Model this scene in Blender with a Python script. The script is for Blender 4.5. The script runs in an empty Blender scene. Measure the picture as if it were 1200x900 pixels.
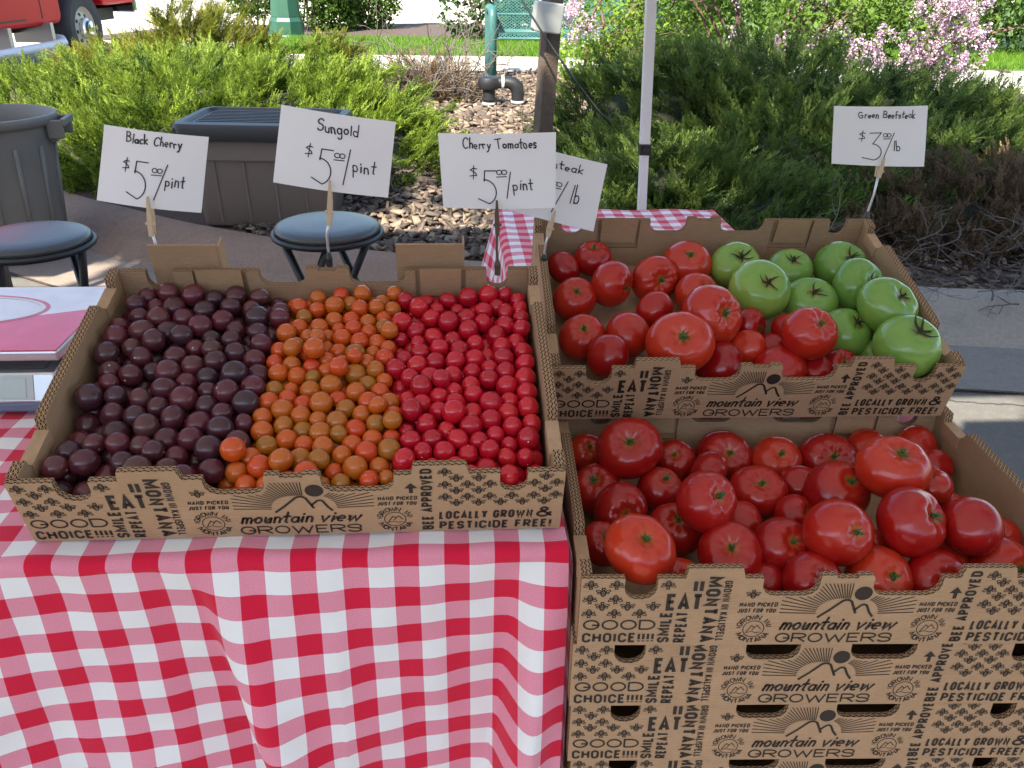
import bpy, bmesh, math, random
import numpy as np
from mathutils import Vector, Matrix
from mathutils.geometry import tessellate_polygon

S = bpy.context.scene
COL = S.collection
PI = math.pi
rad = math.radians

# ------------------------------------------------------------------ camera
F_PX, PITCH, YAW, ROLL = 996.17, 0.46628, -0.07687, 0.01931
CAM = np.array([0.4772, -0.8174, 1.3696])
def cam_axes():
    cy, sy, cp, sp = math.cos(YAW), math.sin(YAW), math.cos(PITCH), math.sin(PITCH)
    right = np.array([cy, sy, 0.]); f0 = np.array([-sy, cy, 0.]); up0 = np.array([0, 0, 1.])
    fwd = f0*cp - up0*sp; up = up0*cp + f0*sp
    r = right*math.cos(ROLL) + up*math.sin(ROLL); u = -right*math.sin(ROLL) + up*math.cos(ROLL)
    return r, u, fwd
AX = cam_axes()
cam = bpy.data.cameras.new('camera'); camo = bpy.data.objects.new('camera', cam); COL.objects.link(camo)
cam.sensor_width = 36.0; cam.sensor_fit = 'HORIZONTAL'; cam.lens = F_PX/1200*36.0
cam.clip_start = 0.02; cam.clip_end = 500
m = Matrix.Identity(4)
for i in range(3):
    m[i][0], m[i][1], m[i][2], m[i][3] = AX[0][i], AX[1][i], -AX[2][i], CAM[i]
camo.matrix_world = m
S.camera = camo

# ------------------------------------------------------------------ light
SUN_EL, SUN_AZ = rad(47), math.atan2(-.52, -.85)      # azimuth measured from +Y towards +X of the place the sun stands
w = bpy.data.worlds.new('World'); S.world = w; w.use_nodes = True
nt = w.node_tree; nt.nodes.clear()
sky = nt.nodes.new('ShaderNodeTexSky'); sky.sky_type = 'NISHITA'; sky.sun_disc = False
sky.sun_elevation = SUN_EL; sky.sun_rotation = SUN_AZ; sky.air_density = 1.0; sky.dust_density = 1.0
bg = nt.nodes.new('ShaderNodeBackground'); bg.inputs[1].default_value = 0.125
out = nt.nodes.new('ShaderNodeOutputWorld')
nt.links.new(sky.outputs[0], bg.inputs[0]); nt.links.new(bg.outputs[0], out.inputs[0])
sd = bpy.data.lights.new('sun', 'SUN'); sd.energy = 5.0; sd.angle = rad(0.6); sd.color = (1.0, .935, .80)
so = bpy.data.objects.new('sun', sd); COL.objects.link(so)
sdir = Vector((math.sin(SUN_AZ)*math.cos(SUN_EL), math.cos(SUN_AZ)*math.cos(SUN_EL), math.sin(SUN_EL)))
so.rotation_euler = sdir.to_track_quat('Z', 'Y').to_euler(); so.location = (-3, -6, 9)
vs = S.view_settings
vs.view_transform = 'Standard'; vs.look = 'None'; vs.gamma = 1.0; vs.use_curve_mapping = False
vs.exposure = 1.82
S.cycles.max_bounces = 8; S.cycles.transparent_max_bounces = 8; S.cycles.use_denoising = True

def ray(u, v):
    return ((u-600)/F_PX)*AX[0] - ((v-450)/F_PX)*AX[1] + AX[2]
def at(u, v, x=None, y=None, z=None):
    """the point of the place that the photograph shows at pixel (u, v) on the plane x=, y= or z="""
    d = ray(u, v)
    if z is not None: t = (z-CAM[2])/d[2]
    elif y is not None: t = (y-CAM[1])/d[1]
    else: t = (x-CAM[0])/d[0]
    return CAM + d*t

# ------------------------------------------------------------------ helpers
class MB:
    def __init__(s): s.v = []; s.f = []; s.m = []; s.uv = {}; s.n = 0
    def add(s, verts, faces, mi=0, uvs=None):
        b = s.n
        s.v.extend([tuple(map(float, p)) for p in verts]); s.n += len(verts)
        for k, f in enumerate(faces):
            if uvs is not None and uvs[k] is not None: s.uv[len(s.f)] = uvs[k]
            s.f.append([b+i for i in f]); s.m.append(mi)
        return s
    def box(s, x0, x1, y0, y1, z0, z1, mi=0, M=None):
        P = [(x, y, z) for z in (z0, z1) for y in (y0, y1) for x in (x0, x1)]
        if M is not None: P = [tuple(M @ Vector(p)) for p in P]
        return s.add(P, [(0, 2, 3, 1), (4, 5, 7, 6), (0, 1, 5, 4), (2, 6, 7, 3), (0, 4, 6, 2), (1, 3, 7, 5)], mi)
    def tube(s, pts, r, seg=8, mi=0, cap=True):
        pts = [Vector(p) for p in pts]; n = len(pts)
        rs = r if isinstance(r, (list, tuple)) else [r]*n
        V = []; prev = None
        for i, p in enumerate(pts):
            t = (pts[min(i+1, n-1)] - pts[max(i-1, 0)])
            t = t.normalized() if t.length > 1e-9 else Vector((0, 0, 1))
            if prev is None:
                a = t.cross(Vector((0, 0, 1)) if abs(t.z) < .9 else Vector((1, 0, 0))).normalized()
            else:
                a = (prev - t*prev.dot(t)); a = a.normalized() if a.length > 1e-6 else t.orthogonal().normalized()
            prev = a; b = t.cross(a)
            for k in range(seg):
                q = 2*PI*k/seg; V.append(p + (a*math.cos(q) + b*math.sin(q))*rs[i])
        F = []
        for i in range(n-1):
            for k in range(seg):
                k2 = (k+1) % seg; F.append((i*seg+k, i*seg+k2, (i+1)*seg+k2, (i+1)*seg+k))
        if cap: F.append(tuple(range(seg))[::-1]); F.append(tuple((n-1)*seg+k for k in range(seg)))
        return s.add(V, F, mi)
    def lathe(s, prof, seg=32, mi=0, c=(0, 0, 0), sx=1, sy=1, rot=0.):
        V = []; F = []
        for (r, z) in prof:
            for k in range(seg):
                q = 2*PI*k/seg + rot; V.append((c[0]+r*math.cos(q)*sx, c[1]+r*math.sin(q)*sy, c[2]+z))
        for i in range(len(prof)-1):
            for k in range(seg):
                k2 = (k+1) % seg; F.append((i*seg+k, i*seg+k2, (i+1)*seg+k2, (i+1)*seg+k))
        if prof[0][0] > 1e-5: F.append(tuple(range(seg))[::-1])
        if prof[-1][0] > 1e-5: F.append(tuple((len(prof)-1)*seg+k for k in range(seg)))
        return s.add(V, F, mi)
    def sheet(s, P, nu, nv, mi=0, uv=None):
        """grid of nv rows of nu points"""
        F = []; U = []
        for j in range(nv-1):
            for i in range(nu-1):
                q = (j*nu+i, j*nu+i+1, (j+1)*nu+i+1, (j+1)*nu+i); F.append(q); U.append([uv[k] for k in q] if uv else None)
        return s.add(P, F, mi, U)

def obj(name, mb, mats, parent=None, smooth=False, bevel=0., loc=None, auto=None):
    me = bpy.data.meshes.new(name)
    me.from_pydata(mb.v, [], mb.f)
    for mt in (mats if isinstance(mats, (list, tuple)) else [mats]): me.materials.append(mt)
    if len(me.materials) > 1: me.polygons.foreach_set('material_index', mb.m)
    if mb.uv:
        uvl = me.uv_layers.new(name='UVMap').data
        for fi, uvs in mb.uv.items():
            p = me.polygons[fi]
            for k, li in enumerate(p.loop_indices): uvl[li].uv = uvs[k]
    bm = bmesh.new(); bm.from_mesh(me)
    bmesh.ops.recalc_face_normals(bm, faces=bm.faces); bm.to_mesh(me); bm.free()
    if smooth: me.polygons.foreach_set('use_smooth', [True]*len(me.polygons))
    if auto is not None:
        me.polygons.foreach_set('use_smooth', [True]*len(me.polygons)); me.set_sharp_from_angle(angle=rad(auto))
    o = bpy.data.objects.new(name, me); COL.objects.link(o)
    if parent: o.parent = parent
    if loc is not None: o.location = loc
    if bevel:
        b = o.modifiers.new('bevel', 'BEVEL'); b.width = bevel; b.segments = 2; b.limit_method = 'ANGLE'; b.angle_limit = rad(40)
    return o

def fast_obj(name, V, F4, mats, parent=None, tint=None, smooth=False):
    """V (n,3) float, F4 (k,4 or 3) int, tint (n,) float -> mesh object through foreach_set"""
    me = bpy.data.meshes.new(name); V = np.ascontiguousarray(V, np.float32); F4 = np.ascontiguousarray(F4, np.int32)
    k = F4.shape[1]
    me.vertices.add(len(V)); me.vertices.foreach_set('co', V.ravel())
    me.loops.add(F4.size); me.loops.foreach_set('vertex_index', F4.ravel())
    me.polygons.add(len(F4)); me.polygons.foreach_set('loop_start', np.arange(0, F4.size, k, dtype=np.int32))
    me.polygons.foreach_set('loop_total', np.full(len(F4), k, np.int32))
    me.update(calc_edges=True)
    if tint is not None:
        a = me.attributes.new('tint', 'FLOAT', 'POINT'); a.data.foreach_set('value', np.ascontiguousarray(tint, np.float32))
    if smooth: me.polygons.foreach_set('use_smooth', [True]*len(F4))
    for mt in (mats if isinstance(mats, (list, tuple)) else [mats]): me.materials.append(mt)
    o = bpy.data.objects.new(name, me); COL.objects.link(o)
    if parent: o.parent = parent
    return o

def tag(o, label=None, cat=None, group=None, kind=None):
    if label: o['label'] = label
    if cat: o['category'] = cat
    if group: o['group'] = group
    if kind: o['kind'] = kind
    return o
def empty(name, label, cat, loc=(0, 0, 0), group=None, rot=(0, 0, 0)):
    o = bpy.data.objects.new(name, None); COL.objects.link(o); o.location = loc; o.rotation_euler = rot
    o.empty_display_size = .05
    return tag(o, label, cat, group)
def copy_tree(o, parent=None):
    c = o.copy(); COL.objects.link(c)
    if parent: c.parent = parent
    for ch in list(o.children): copy_tree(ch, c)
    return c

# ------------------------------------------------------------------ materials
def nmat(name):
    mt = bpy.data.materials.new(name); mt.use_nodes = True
    n = mt.node_tree.nodes; l = mt.node_tree.links
    return mt, n, l, n['Principled BSDF']
def pm(name, col, rough=.6, metal=0., spec=.5, var=.12, scale=30., bump=0., bscale=None, coat=0., stain=0., dirt=(.2, .15, .1)):
    """base colour with noise variation, optional bump and stains"""
    mt, n, l, b = nmat(name)
    tc = n.new('ShaderNodeTexCoord'); no = n.new('ShaderNodeTexNoise'); no.inputs['Scale'].default_value = scale; no.inputs['Detail'].default_value = 6
    l.new(tc.outputs['Object'], no.inputs['Vector'])
    mx = n.new('ShaderNodeMix'); mx.data_type = 'RGBA'
    c = np.array(col[:3]); mx.inputs['A'].default_value = (*np.clip(c*(1-var), 0, 1), 1); mx.inputs['B'].default_value = (*np.clip(c*(1+var), 0, 1), 1)
    l.new(no.outputs['Fac'], mx.inputs['Factor']); last = mx.outputs['Result']
    if stain:
        n2 = n.new('ShaderNodeTexNoise'); n2.inputs['Scale'].default_value = scale*.13; n2.inputs['Detail'].default_value = 8; n2.inputs['Roughness'].default_value = .65
        l.new(tc.outputs['Object'], n2.inputs['Vector'])
        mr = n.new('ShaderNodeMapRange'); mr.inputs['From Min'].default_value = .5; mr.inputs['From Max'].default_value = .72; mr.inputs['To Max'].default_value = stain
        l.new(n2.outputs['Fac'], mr.inputs['Value'])
        m2 = n.new('ShaderNodeMix'); m2.data_type = 'RGBA'; m2.inputs['B'].default_value = (*dirt, 1)
        l.new(mr.outputs['Result'], m2.inputs['Factor']); l.new(last, m2.inputs['A']); last = m2.outputs['Result']
    l.new(last, b.inputs['Base Color'])
    b.inputs['Roughness'].default_value = rough; b.inputs['Metallic'].default_value = metal
    b.inputs['Specular IOR Level'].default_value = spec; b.inputs['Coat Weight'].default_value = coat; b.inputs['Coat Roughness'].default_value = .15
    if bump:
        bn = n.new('ShaderNodeTexNoise'); bn.inputs['Scale'].default_value = bscale or scale*3; bn.inputs['Detail'].default_value = 5
        l.new(tc.outputs['Object'], bn.inputs['Vector'])
        bu = n.new('ShaderNodeBump'); bu.inputs['Strength'].default_value = bump; bu.inputs['Distance'].default_value = .01
        l.new(bn.outputs['Fac'], bu.inputs['Height']); l.new(bu.outputs['Normal'], b.inputs['Normal'])
    return mt
def leafmat(name, dark, light, trans=.35, rough=.55, brown=None):
    """leaf colour mixed by the per-leaf tint; part of the light passes through"""
    mt, n, l, b = nmat(name)
    a = n.new('ShaderNodeAttribute'); a.attribute_name = 'tint'
    cr = n.new('ShaderNodeValToRGB'); e = cr.color_ramp.elements
    e[0].color = (*dark, 1); e[1].color = (*light, 1)
    if brown:
        x = e.new(.06); x.color = (*dark, 1); e[0].color = (*brown, 1)
    l.new(a.outputs['Fac'], cr.inputs['Fac']); l.new(cr.outputs['Color'], b.inputs['Base Color'])
    b.inputs['Roughness'].default_value = rough; b.inputs['Specular IOR Level'].default_value = .25
    tr = n.new('ShaderNodeBsdfTranslucent'); l.new(cr.outputs['Color'], tr.inputs['Color'])
    ms = n.new('ShaderNodeMixShader'); ms.inputs[0].default_value = trans
    l.new(b.outputs[0], ms.inputs[1]); l.new(tr.outputs[0], ms.inputs[2]); l.new(ms.outputs[0], n['Material Output'].inputs['Surface'])
    return mt
def fruitmat(name, stops, rough=.3, scar=None, spec=.5, noise=.15, shoulder=None, sss=.0):
    """skin colour differs from fruit to fruit (Object Info random) and in soft blotches; scar = pale dot at the blossom end"""
    mt, n, l, b = nmat(name)
    oi = n.new('ShaderNodeObjectInfo'); tc = n.new('ShaderNodeTexCoord')
    no = n.new('ShaderNodeTexNoise'); no.inputs['Scale'].default_value = 1.3; no.inputs['Detail'].default_value = 3; no.noise_dimensions = '4D'
    l.new(tc.outputs['Object'], no.inputs['Vector']); 
    mw = n.new('ShaderNodeMath'); mw.operation = 'MULTIPLY'; mw.inputs[1].default_value = 40; l.new(oi.outputs['Random'], mw.inputs[0]); l.new(mw.outputs[0], no.inputs['W'])
    ma = n.new('ShaderNodeMath'); ma.operation = 'MULTIPLY_ADD'; ma.inputs[1].default_value = noise*4; ma.inputs[2].default_value = -noise*2
    l.new(no.outputs['Fac'], ma.inputs[0])
    ad = n.new('ShaderNodeMath'); ad.operation = 'ADD'; ad.use_clamp = True; l.new(ma.outputs[0], ad.inputs[0]); l.new(oi.outputs['Random'], ad.inputs[1])
    cr = n.new('ShaderNodeValToRGB'); e = cr.color_ramp.elements
    e[0].position, e[0].color = stops[0][0], (*stops[0][1], 1); e[1].position, e[1].color = stops[-1][0], (*stops[-1][1], 1)
    for p, c in stops[1:-1]: x = e.new(p); x.color = (*c, 1)
    l.new(ad.outputs[0], cr.inputs['Fac']); last = cr.outputs['Color']
    sp = n.new('ShaderNodeSeparateXYZ'); l.new(tc.outputs['Object'], sp.inputs[0])
    def zmask(lo, hi, col, amount=1.):
        nonlocal last
        mr = n.new('ShaderNodeMapRange'); mr.interpolation_type = 'SMOOTHSTEP'; mr.inputs['From Min'].default_value = lo; mr.inputs['From Max'].default_value = hi; mr.inputs['To Max'].default_value = amount
        l.new(sp.outputs['Z'], mr.inputs['Value'])
        mx = n.new('ShaderNodeMix'); mx.data_type = 'RGBA'; mx.inputs['B'].default_value = (*col, 1)
        l.new(mr.outputs[0], mx.inputs['Factor']); l.new(last, mx.inputs['A']); last = mx.outputs['Result']
    if shoulder:
        n5 = n.new('ShaderNodeTexNoise'); n5.inputs['Scale'].default_value = 46; n5.inputs['Detail'].default_value = 2; l.new(tc.outputs['Object'], n5.inputs['Vector'])
        mr5 = n.new('ShaderNodeMapRange'); mr5.inputs['From Min'].default_value = .58; mr5.inputs['From Max'].default_value = .75; mr5.inputs['To Max'].default_value = .22; l.new(n5.outputs['Fac'], mr5.inputs['Value'])
        mx5 = n.new('ShaderNodeMix'); mx5.data_type = 'RGBA'; mx5.inputs['B'].default_value = (*[min(1, q*2.2+.03) for q in shoulder], 1); l.new(mr5.outputs[0], mx5.inputs['Factor']); l.new(last, mx5.inputs['A']); last = mx5.outputs['Result']
        zmask(.35, .8, shoulder, .45)
        # paler, yellowish skin in a small ring round the stem
        vm = n.new('ShaderNodeVectorMath'); vm.operation = 'MULTIPLY'; vm.inputs[1].default_value = (1, 1, 0); l.new(tc.outputs['Object'], vm.inputs[0])
        ln = n.new('ShaderNodeVectorMath'); ln.operation = 'LENGTH'; l.new(vm.outputs[0], ln.inputs[0])
        mr6 = n.new('ShaderNodeMapRange'); mr6.interpolation_type = 'SMOOTHSTEP'; mr6.inputs['From Min'].default_value = .12; mr6.inputs['From Max'].default_value = .30; mr6.inputs['To Min'].default_value = .5; mr6.inputs['To Max'].default_value = 0; l.new(ln.outputs['Value'], mr6.inputs['Value'])
        gz = n.new('ShaderNodeMath'); gz.operation = 'GREATER_THAN'; gz.inputs[1].default_value = 0; l.new(sp.outputs['Z'], gz.inputs[0]); mm = n.new('ShaderNodeMath'); mm.operation = 'MULTIPLY'; l.new(mr6.outputs[0], mm.inputs[0]); l.new(gz.outputs[0], mm.inputs[1])
        mx6 = n.new('ShaderNodeMix'); mx6.data_type = 'RGBA'; mx6.inputs['B'].default_value = (.42, .16, .03, 1); l.new(mm.outputs[0], mx6.inputs['Factor']); l.new(last, mx6.inputs['A']); last = mx6.outputs['Result']
    if scar: zmask(scar[1], scar[1]+.0012, scar[0])
    l.new(last, b.inputs['Base Color'])
    b.inputs['Roughness'].default_value = rough; b.inputs['Specular IOR Level'].default_value = spec
    b.inputs['Subsurface Weight'].default_value = sss; b.inputs['Subsurface Scale'].default_value = .004
    n3 = n.new('ShaderNodeTexNoise'); n3.inputs['Scale'].default_value = 9; n3.inputs['Detail'].default_value = 4; l.new(tc.outputs['Object'], n3.inputs['Vector'])
    mr = n.new('ShaderNodeMapRange'); mr.inputs['To Min'].default_value = rough*.7; mr.inputs['To Max'].default_value = rough*1.45; l.new(n3.outputs['Fac'], mr.inputs['Value']); l.new(mr.outputs[0], b.inputs['Roughness'])
    return mt
def gingham(name, check, offx=0., offy=0.):
    mt, n, l, b = nmat(name)
    tc = n.new('ShaderNodeTexCoord'); sp = n.new('ShaderNodeSeparateXYZ'); l.new(tc.outputs['UV'], sp.inputs[0])
    bits = []
    for ax, off in (('X', offx), ('Y', offy)):
        d = n.new('ShaderNodeMath'); d.operation = 'MULTIPLY_ADD'; d.inputs[1].default_value = 1/(2*check); d.inputs[2].default_value = off
        l.new(sp.outputs[ax], d.inputs[0])
        fr = n.new('ShaderNodeMath'); fr.operation = 'FRACT'; l.new(d.outputs[0], fr.inputs[0])
        g = n.new('ShaderNodeMath'); g.operation = 'LESS_THAN'; g.inputs[1].default_value = .5; l.new(fr.outputs[0], g.inputs[0]); bits.append(g.outputs[0])
    s = n.new('ShaderNodeMath'); s.operation = 'ADD'; l.new(bits[0], s.inputs[0]); l.new(bits[1], s.inputs[1])
    h = n.new('ShaderNodeMath'); h.operation = 'MULTIPLY'; h.inputs[1].default_value = .5; l.new(s.outputs[0], h.inputs[0])
    cr = n.new('ShaderNodeValToRGB'); cr.color_ramp.interpolation = 'CONSTANT'; e = cr.color_ramp.elements
    e[0].color = (.78, .77, .76, 1); e[1].position = .75; e[1].color = (.60, .007, .040, 1); x = e.new(.25); x.color = (.70, .255, .335, 1)
    l.new(h.outputs[0], cr.inputs['Fac'])
    # woven texture
    wv = n.new('ShaderNodeTexNoise'); wv.inputs['Scale'].default_value = 700; wv.inputs['Detail'].default_value = 2; l.new(tc.outputs['UV'], wv.inputs['Vector'])
    mx = n.new('ShaderNodeMix'); mx.data_type = 'RGBA'; mx.blend_type = 'OVERLAY'; mx.inputs['Factor'].default_value = .35
    l.new(cr.outputs['Color'], mx.inputs['A']); l.new(wv.outputs['Fac'], mx.inputs['B']); l.new(mx.outputs['Result'], b.inputs['Base Color'])
    bu = n.new('ShaderNodeBump'); bu.inputs['Strength'].default_value = .25; bu.inputs['Distance'].default_value = .001; l.new(wv.outputs['Fac'], bu.inputs['Height']); l.new(bu.outputs[0], b.inputs['Normal'])
    b.inputs['Roughness'].default_value = .85; b.inputs['Specular IOR Level'].default_value = .2; b.inputs['Sheen Weight'].default_value = .15
    return mt
def corrugated(name, base, layers):
    """cut edge of corrugated board: pale liners with a wavy flute between them; UV = (metres along, 0..1 across)"""
    mt, n, l, b = nmat(name)
    tc = n.new('ShaderNodeTexCoord'); sp = n.new('ShaderNodeSeparateXYZ'); l.new(tc.outputs['UV'], sp.inputs[0])
    def M(op, a, b_=None, c=None):
        x = n.new('ShaderNodeMath'); x.operation = op
        for i, q in enumerate((a, b_, c)):
            if q is None: continue
            if isinstance(q, (int, float)): x.inputs[i].default_value = q
            else: l.new(q, x.inputs[i])
        return x.outputs[0]
    v = M('FRACT', M('MULTIPLY', sp.outputs['Y'], float(layers)))
    lay = M('FLOOR', M('MULTIPLY', sp.outputs['Y'], float(layers)))
    wave = M('SINE', M('MULTIPLY_ADD', sp.outputs['X'], 2*PI/.0078, M('MULTIPLY', lay, 1.9)))
    d = M('ABSOLUTE', M('SUBTRACT', v, M('MULTIPLY_ADD', wave, .3, .5)))
    flute = M('LESS_THAN', d, .17)
    liner = M('GREATER_THAN', M('ABSOLUTE', M('SUBTRACT', v, .5)), .36)
    mk = M('MAXIMUM', flute, liner)
    mx = n.new('ShaderNodeMix'); mx.data_type = 'RGBA'; c = np.array(base)
    mx.inputs['A'].default_value = (*(c*.10), 1); mx.inputs['B'].default_value = (*(c*.95), 1); l.new(mk, mx.inputs['Factor'])
    l.new(mx.outputs['Result'], b.inputs['Base Color']); b.inputs['Roughness'].default_value = .9; b.inputs['Specular IOR Level'].default_value = .1
    bu = n.new('ShaderNodeBump'); bu.inputs['Strength'].default_value = .8; bu.inputs['Distance'].default_value = .002; l.new(mk, bu.inputs['Height']); l.new(bu.outputs[0], b.inputs['Normal'])
    return mt

KRAFT = (.40, .25, .142)
M = {}
def cardboard(name, c):
    mt, n, l, b = nmat(name)
    tc = n.new('ShaderNodeTexCoord')
    n1 = n.new('ShaderNodeTexNoise'); n1.inputs['Scale'].default_value = 9; n1.inputs['Detail'].default_value = 5; l.new(tc.outputs['Object'], n1.inputs['Vector'])
    mp = n.new('ShaderNodeMapping'); mp.inputs['Scale'].default_value = (60, 60, 900); l.new(tc.outputs['Object'], mp.inputs['Vector'])
    n2 = n.new('ShaderNodeTexNoise'); n2.inputs['Scale'].default_value = 1; n2.inputs['Detail'].default_value = 4; l.new(mp.outputs[0], n2.inputs['Vector'])
    mx = n.new('ShaderNodeMix'); mx.data_type = 'RGBA'; c = np.array(c)
    mx.inputs['A'].default_value = (*(c*.86), 1); mx.inputs['B'].default_value = (*(c*1.14), 1); l.new(n1.outputs['Fac'], mx.inputs['Factor'])
    m2 = n.new('ShaderNodeMix'); m2.data_type = 'RGBA'; m2.blend_type = 'OVERLAY'; m2.inputs['Factor'].default_value = .3
    l.new(mx.outputs['Result'], m2.inputs['A']); l.new(n2.outputs['Fac'], m2.inputs['B']); l.new(m2.outputs['Result'], b.inputs['Base Color'])
    n4 = n.new('ShaderNodeTexNoise'); n4.inputs['Scale'].default_value = 6; n4.inputs['Detail'].default_value = 9; n4.inputs['Roughness'].default_value = .7
    oi = n.new('ShaderNodeObjectInfo'); av = n.new('ShaderNodeVectorMath'); av.operation = 'ADD'; l.new(tc.outputs['Object'], av.inputs[0]); l.new(oi.outputs['Random'], av.inputs[1]); l.new(av.outputs[0], n4.inputs['Vector'])
    mr4 = n.new('ShaderNodeMapRange'); mr4.inputs['From Min'].default_value = .56; mr4.inputs['From Max'].default_value = .74; mr4.inputs['To Max'].default_value = .28; l.new(n4.outputs['Fac'], mr4.inputs['Value'])
    m4 = n.new('ShaderNodeMix'); m4.data_type = 'RGBA'; m4.inputs['B'].default_value = (*(c*.6), 1); l.new(mr4.outputs[0], m4.inputs['Factor']); l.new(m2.outputs['Result'], m4.inputs['A']); l.new(m4.outputs['Result'], b.inputs['Base Color'])
    # faint washboard of the flutes under the liner
    wv = n.new('ShaderNodeTexWave'); wv.bands_direction = 'X'; wv.inputs['Scale'].default_value = 40; l.new(tc.outputs['Object'], wv.inputs['Vector'])
    bu = n.new('ShaderNodeBump'); bu.inputs['Strength'].default_value = .06; bu.inputs['Distance'].default_value = .002; l.new(wv.outputs['Fac'], bu.inputs['Height']); l.new(bu.outputs[0], b.inputs['Normal'])
    b.inputs['Roughness'].default_value = .72; b.inputs['Specular IOR Level'].default_value = .28
    bu2 = n.new('ShaderNodeBump'); bu2.inputs['Strength'].default_value = .35; bu2.inputs['Distance'].default_value = .012; l.new(n1.outputs['Fac'], bu2.inputs['Height']); l.new(bu.outputs[0], bu2.inputs['Normal']); l.new(bu2.outputs[0], b.inputs['Normal'])
    return mt
M['kraft'] = cardboard('kraft_cardboard', KRAFT)
M['kraft_in'] = cardboard('kraft_liner', (.35, .225, .132))
M['cut2'] = corrugated('corrugated_edge_double', KRAFT, 2)
M['cut3'] = corrugated('corrugated_edge_triple', KRAFT, 3)
M['ink'] = pm('brown_black_ink', (.022, .014, .010), .6, var=.25, scale=300)
M['gingham'] = gingham('gingham_cloth', .029, offx=.922, offy=.652)
M['gingham_small'] = gingham('gingham_cloth_back', .0275, .25, .1)
M['paper'] = pm('white_paper', (.80, .80, .82), .8, var=.02, scale=20, spec=.2)
M['pen'] = pm('black_marker', (.012, .012, .016), .5, var=.1)
M['wood_pin'] = pm('pale_clothespin_wood', (.55, .42, .28), .7, var=.2, scale=60)
M['wood_dark'] = pm('weathered_wood', (.105, .072, .05), .85, var=.4, scale=25, bump=.6, bscale=60)
M['steel'] = pm('brushed_steel', (.55, .56, .58), .35, metal=.85, var=.06, scale=80)
M['white_metal'] = pm('white_painted_metal', (.72, .73, .74), .4, var=.05)
M['black_plastic'] = pm('black_plastic', (.018, .018, .02), .42, var=.2, spec=.5)
M['grey_plastic'] = pm('grey_plastic', (.175, .16, .142), .5, var=.12, scale=6, spec=.4, stain=.2, dirt=(.16, .14, .12))
M['tote_plastic'] = pm('warm_grey_plastic', (.16, .128, .112), .5, var=.1, scale=5, spec=.4, stain=.2, dirt=(.2, .17, .15))
M['vinyl'] = pm('black_vinyl', (.06, .063, .058), .3, var=.15, scale=120, bump=.1, bscale=500)
M['chrome'] = pm('chrome', (.7, .7, .72), .15, metal=1., var=.03)
M['rubber'] = pm('tyre_rubber', (.06, .06, .06), .85, var=.25, scale=20, bump=.3, bscale=60)
M['red_paint'] = pm('red_car_paint', (.62, .004, .012), .4, var=.06, spec=.3, coat=.1)
M['bench_green'] = pm('green_bench_enamel', (.035, .12, .112), .4, var=.15, scale=10, spec=.5)
M['lamp_green'] = pm('dark_green_cast_iron', (.02, .078, .048), .45, var=.2, scale=8, spec=.5)
M['calyx'] = pm('green_calyx', (.045, .10, .022), .6, var=.35, scale=3, spec=.3)
M['calyx_dark'] = pm('dark_green_calyx', (.018, .04, .014), .6, var=.35, scale=3, spec=.3)
M['black'] = fruitmat('black_cherry_skin', [(0., (.045, .018, .024)), (.45, (.075, .017, .024)), (.8, (.115, .018, .028)), (1., (.085, .032, .028))], .2, scar=((.42, .33, .2), .9255), noise=.18)
M['orange'] = fruitmat('sungold_skin', [(0., (.29, .125, .012)), (.22, (.45, .12, .011)), (.65, (.55, .09, .009)), (1., (.56, .052, .010))], .17, scar=((.75, .6, .33), .9565), noise=.12)
M['red'] = fruitmat('red_cherry_skin', [(0., (.40, .005, .016)), (.6, (.54, .008, .022)), (1., (.54, .014, .018))], .15, scar=((.8, .6, .38), .9370), noise=.12)
M['beef'] = fruitmat('red_beefsteak_skin', [(0., (.27, .004, .005)), (.5, (.36, .008, .006)), (1., (.50, .035, .010))], .19, noise=.22, shoulder=(.44, .03, .012), spec=.5)
M['greenfruit'] = fruitmat('green_beefsteak_skin', [(0., (.12, .25, .04)), (.5, (.18, .31, .055)), (1., (.27, .36, .065))], .17, noise=.28, shoulder=(.15, .30, .05))
# ================================================================== the setting
rng = np.random.default_rng(11); random.seed(11)
M['asphalt'] = pm('worn_asphalt', (.13, .118, .103), .9, var=.45, scale=220, bump=.6, bscale=260, stain=.45, dirt=(.21, .20, .19))
def cracks(mt, scale, width, col):
    n, l = mt.node_tree.nodes, mt.node_tree.links; b = n['Principled BSDF']; src = b.inputs['Base Color'].links[0].from_socket
    tc = n.new('ShaderNodeTexCoord'); no = n.new('ShaderNodeTexNoise'); no.inputs['Scale'].default_value = 5; no.inputs['Detail'].default_value = 6; l.new(tc.outputs['Object'], no.inputs['Vector'])
    mx = n.new('ShaderNodeMix'); mx.data_type = 'RGBA'; mx.inputs['Factor'].default_value = .14; l.new(tc.outputs['Object'], mx.inputs['A']); l.new(no.outputs['Color'], mx.inputs['B'])
    vo = n.new('ShaderNodeTexVoronoi'); vo.feature = 'DISTANCE_TO_EDGE'; vo.inputs['Scale'].default_value = scale; l.new(mx.outputs['Result'], vo.inputs['Vector'])
    lt = n.new('ShaderNodeMath'); lt.operation = 'LESS_THAN'; lt.inputs[1].default_value = width; l.new(vo.outputs['Distance'], lt.inputs[0])
    m2 = n.new('ShaderNodeMix'); m2.data_type = 'RGBA'; m2.inputs['B'].default_value = (*col, 1); l.new(lt.outputs[0], m2.inputs['Factor']); l.new(src, m2.inputs['A']); l.new(m2.outputs['Result'], b.inputs['Base Color'])
cracks(M['asphalt'], 1.1, .006, (.045, .04, .04))
M['concrete'] = pm('weathered_concrete', (.30, .285, .265), .9, var=.25, scale=90, bump=.5, bscale=180, stain=.55, dirt=(.19, .165, .14))
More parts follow.
